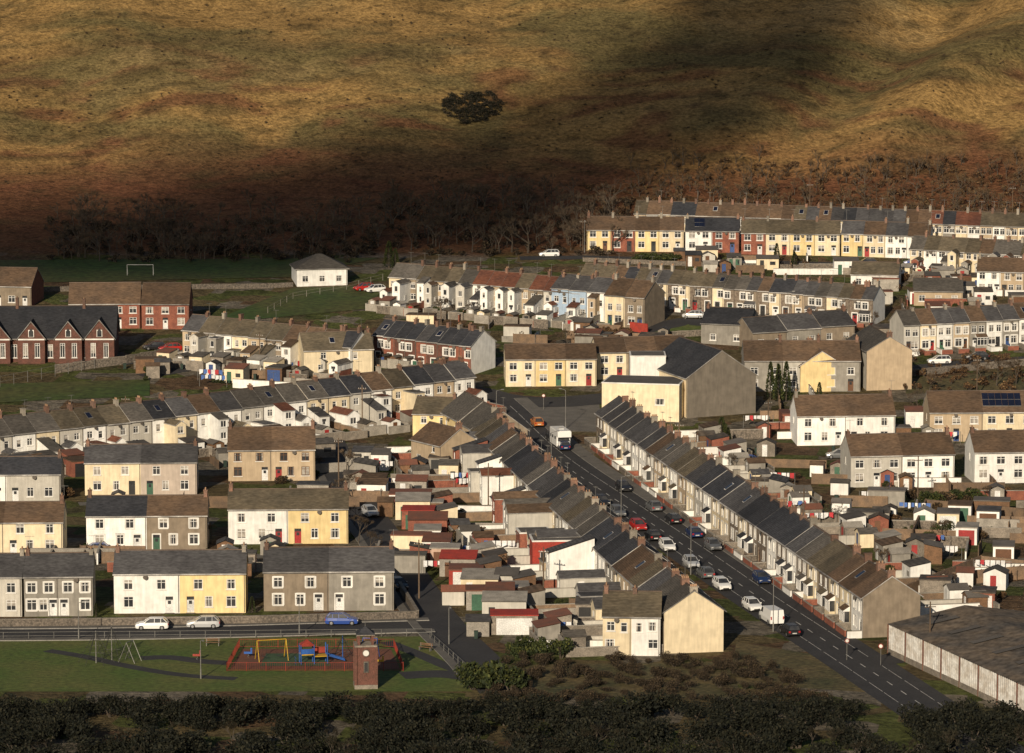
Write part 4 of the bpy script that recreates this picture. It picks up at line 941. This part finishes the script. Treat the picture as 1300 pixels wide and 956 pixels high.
clutter([(520,425),(860,452),(840,432),(560,402)],34,-.2); clutter([(240,490),(470,505),(460,478),(220,470)],18,-.3); clutter([(150,478),(260,500),(260,470),(160,466)],9,.1)
clutter([(870,424),(1100,432),(1140,440),(900,438)],14,0); clutter([(1060,388),(1320,395),(1320,356),(1040,345)],46,0,('shed','out','gar','wall','bush','wall','fence'))
clutter([(860,350),(1050,356),(1060,334),(850,330)],22,0,('shed','out','bush','wall','fence')); clutter([(1160,420),(1300,415),(1300,395),(1120,385)],14,0)
clutter([(960,540),(1010,545),(1100,510),(960,505)],6,0); clutter([(1140,545),(1320,548),(1320,500),(1150,510)],10,0,('fence','bush','wall','shed'))
def wl(name,pts,h,m,cop=None,th=.25):
    P=pxl(pts)
    for a,b in zip(P[:-1],P[1:]): wallseg(name,a,b,h,th,m,cop)
wl('stone_wall',[(-60,797),(140,795),(330,792),(530,786)],1.0,M['rubble'],M['block'],.35)
wl('stone_wall',[(530,786),(505,745),(478,700)],1.1,M['rubble'],M['block'],.35)
wl('timber_fence',[(1158,690),(1175,650),(1300,662)],1.9,M['fencew']); wl('timber_fence',[(1190,745),(1300,735)],1.8,M['fencew']); wl('timber_fence',[(1150,760),(1245,722),(1300,728)],1.8,M['fencew'])
wl('retaining_wall',[(1155,478),(1240,470),(1320,462)],1.2,M['rubble'],M['block']); wl('stone_wall',[(70,474),(160,462),(215,452)],1.5,M['rubble'],M['block'])
wl('stone_wall',[(820,430),(900,426),(1000,430),(1130,440)],1.1,M['rubble'],M['block']); wl('red_fence',[(800,420),(822,424)],1.9,W['red'])
wl('stone_wall',[(740,332),(860,337),(1060,343)],.9,M['rubble']); wl('field_wall',[(0,372),(150,368),(340,366),(372,364)],1.0,M['rubble'])
def pole(u,v,h=8):
    E=empty('telegraph_pole',G(u,v),R.uniform(-.4,.4)); B=MB(); B.tube((0,0,0),(0,0,h),.12,.08,7); B.box(-.7,.7,-.05,.05,h-.7,h-.6)
    for x in(-.6,-.25,.25,.6): B.tube((x,0,h-.6),(x,0,h-.45),.04,.03,5,1)
    B.obj('pole',[M['pole'],M['trim']],E)
for u,v in((460,545),(532,760),(430,618),(690,760),(862,600),(1020,690),(1165,640),(1180,845),(740,318),(1028,270),(1285,280),(560,440),(330,470),(1240,505),(975,560),(620,650),(160,560)): pole(u,v,R.uniform(6.5,8))
def lamp(P,a,h=7.5):
    E=empty('street_lamp',(P[0],P[1],T(P[0],P[1])),a); B=MB(); B.tube((0,0,0),(0,0,1.2),.09,.09,8); B.tube((0,0,1.2),(0,0,h),.06,.04,8); B.tube((0,0,h),(.9,0,h+.25),.04,.035,6); B.box(.75,1.3,-.1,.1,h+.2,h+.3,0); B.box(.8,1.25,-.08,.08,h+.17,h+.198,1)
    B.obj('column',[M['metalg'],M['lamp']],E)
for u,v in((1010,800),(905,728),(815,665),(735,605),(670,548)):
    i=near_idx(u,v); d=(PT[i+1]-PT[i-1]).normalized(); n=Vector((d.y,-d.x,0)); lamp(PT[i]+n*4.6,math.atan2(-n.y,-n.x),7)
for u,v in((570,818),(255,862),(742,322),(718,545),(100,812),(380,806),(870,405),(1000,415)): lamp(G(u,v),R.uniform(-3,3),6.5 if v<800 else 4.6)
def sign(u,v,a):
    E=empty('road_sign',G(u,v),a); B=MB(); B.tube((0,0,0),(0,0,2.6),.04,.04,6); B.tube((0,-.05,2.4),(0,-.08,2.4),.3,.3,16,1); B.tube((0,-.081,2.4),(0,-.09,2.4),.21,.21,16,2); B.obj('sign_plate',[M['metalg'],M['metalr'],M['trim']],E)
sign(1075,838,.2); sign(1118,845,-.2); sign(690,520,0)
def roofpanels(u,v,nx,h,k,y0=.9):
    B=MB()
    for i in range(nx):
        for j in range(2):
            a=y0+j*1.2; B.face([(i*1.05,a,h+a*k+.2),(i*1.05+1,a,h+a*k+.2),(i*1.05+1,a+1.14,h+(a+1.14)*k+.2),(i*1.05,a+1.14,h+(a+1.14)*k+.2)],0); 
            B.box(i*1.05,i*1.05+1,a,a+.06,h+a*k+.1,h+a*k+.19,1)
    B.obj('solar_panel_array',[M['solar'],M['metalg']],None,G(u,v))
roofpanels(1248,560.5,6,4.9,2.8/3.75); roofpanels(882,320.2,5,4.5,2.3/3.75)
# ------------------------------------------------------------------ light
SAZ=math.radians(14); SEL=math.radians(20)
S=Vector((-math.sin(SAZ)*math.cos(SEL),-math.cos(SAZ)*math.cos(SEL),math.sin(SEL)))
sl=bpy.data.lights.new('sun','SUN'); sl.energy=5.0; sl.angle=math.radians(.5); sl.color=(1,.85,.65)
so=bpy.data.objects.new('sun',sl); scene.collection.objects.link(so); so.rotation_euler=S.to_track_quat('Z','Y').to_euler(); so.location=(-60,-60,300)
wd=bpy.data.worlds.new('World'); scene.world=wd; wd.use_nodes=True; nt=wd.node_tree; bg=nt.nodes['Background']
sk=nt.nodes.new('ShaderNodeTexSky'); sk.sky_type='NISHITA'; sk.sun_disc=False; sk.sun_elevation=SEL; sk.sun_rotation=math.atan2(S.x,S.y)
nt.links.new(sk.outputs[0],bg.inputs[0]); bg.inputs[1].default_value=.05
# ------------------------------------------------------------------ unseen cloud, added and shaped to put its shadow on the hill
POLY=[(-120,266),(100,255),(250,228),(350,200),(450,176),(560,164),(640,134),(720,98),(800,60),(850,30),(880,-60),(1140,-60),(1108,40),(1072,92),(1030,135),(975,180),(915,214),(860,232),(780,248),(748,270),(732,300),(700,314),(480,332),(365,354),(200,358),(-120,358)]  # shadow outline on the hill, projected back towards the sun
def sdist(u,v):
    ins=False; dm=1e9; n=len(POLY)
    for i in range(n):
        x0,y0=POLY[i];x1,y1=POLY[(i+1)%n]
        if (y0>v)!=(y1>v) and u<(x1-x0)*(v-y0)/(y1-y0)+x0: ins=not ins
        t=max(0,min(1,((u-x0)*(x1-x0)+(v-y0)*(y1-y0))/((x1-x0)**2+(y1-y0)**2))); dm=min(dm,math.hypot(u-x0-t*(x1-x0),v-y0-t*(y1-y0)))
    return dm if ins else -dm
us=[-160+12*i for i in range(114)]; vs=[-110+10*i for i in range(50)]; V=[];D=[]
for v in vs:
    for u in us:
        g=G(u,v,base_z); t=(620-g.z)/S.z; nn=noise.noise((u/90,v/60,5))+.6*noise.noise((u/35,v/25,8))
        p=g+S*(t+60*nn); V.append(tuple(p)); k=.4 if v>290 else 1
        D.append(float(max(0,min(1,sst(-30*k,34*k,sdist(u,v)+(20*k)*nn)))))
nu=len(us); F=[(j*nu+i,j*nu+i+1,(j+1)*nu+i+1,(j+1)*nu+i) for j in range(len(vs)-1) for i in range(nu-1)]
F=[f for f in F if max(D[k] for k in f)>.001]
me=bpy.data.meshes.new('shadow_cloud'); me.from_pydata(V,[],F); at=me.attributes.new('shadow_cover','FLOAT','POINT'); at.data.foreach_set('value',D); me.polygons.foreach_set('use_smooth',[True]*len(F))
cm=bpy.data.materials.new('shadow_cloud_mat'); cm.use_nodes=True; N=cm.node_tree.nodes; L=cm.node_tree.links
an=N.new('ShaderNodeAttribute'); an.attribute_name='shadow_cover'; tb=N.new('ShaderNodeBsdfTransparent'); db=N.new('ShaderNodeBsdfDiffuse'); db.inputs[0].default_value=(.8,.8,.8,1); ms=N.new('ShaderNodeMixShader')
m9=N.new('ShaderNodeMath'); m9.operation='MULTIPLY'; m9.inputs[1].default_value=.90; L.new(an.outputs['Fac'],m9.inputs[0]); L.new(m9.outputs[0],ms.inputs[0]); L.new(tb.outputs[0],ms.inputs[1]); L.new(db.outputs[0],ms.inputs[2])
L.new(ms.outputs[0],N['Material Output'].inputs['Surface'])
me.materials.append(cm); mk('shadow_cloud',me)
# ------------------------------------------------------------------ camera
cd=bpy.data.cameras.new('Camera'); cd.sensor_width=36; cd.lens=36*FPX/1300; cd.clip_start=1; cd.clip_end=12000
co=bpy.data.objects.new('Camera',cd); scene.collection.objects.link(co); co.location=(0,0,CAMZ); co.rotation_euler=(math.pi/2-PITCH,0,0); scene.camera=co
scene.view_settings.view_transform='Standard'; scene.view_settings.look='None'; scene.view_settings.exposure=0
print('objects',len(bpy.data.objects))
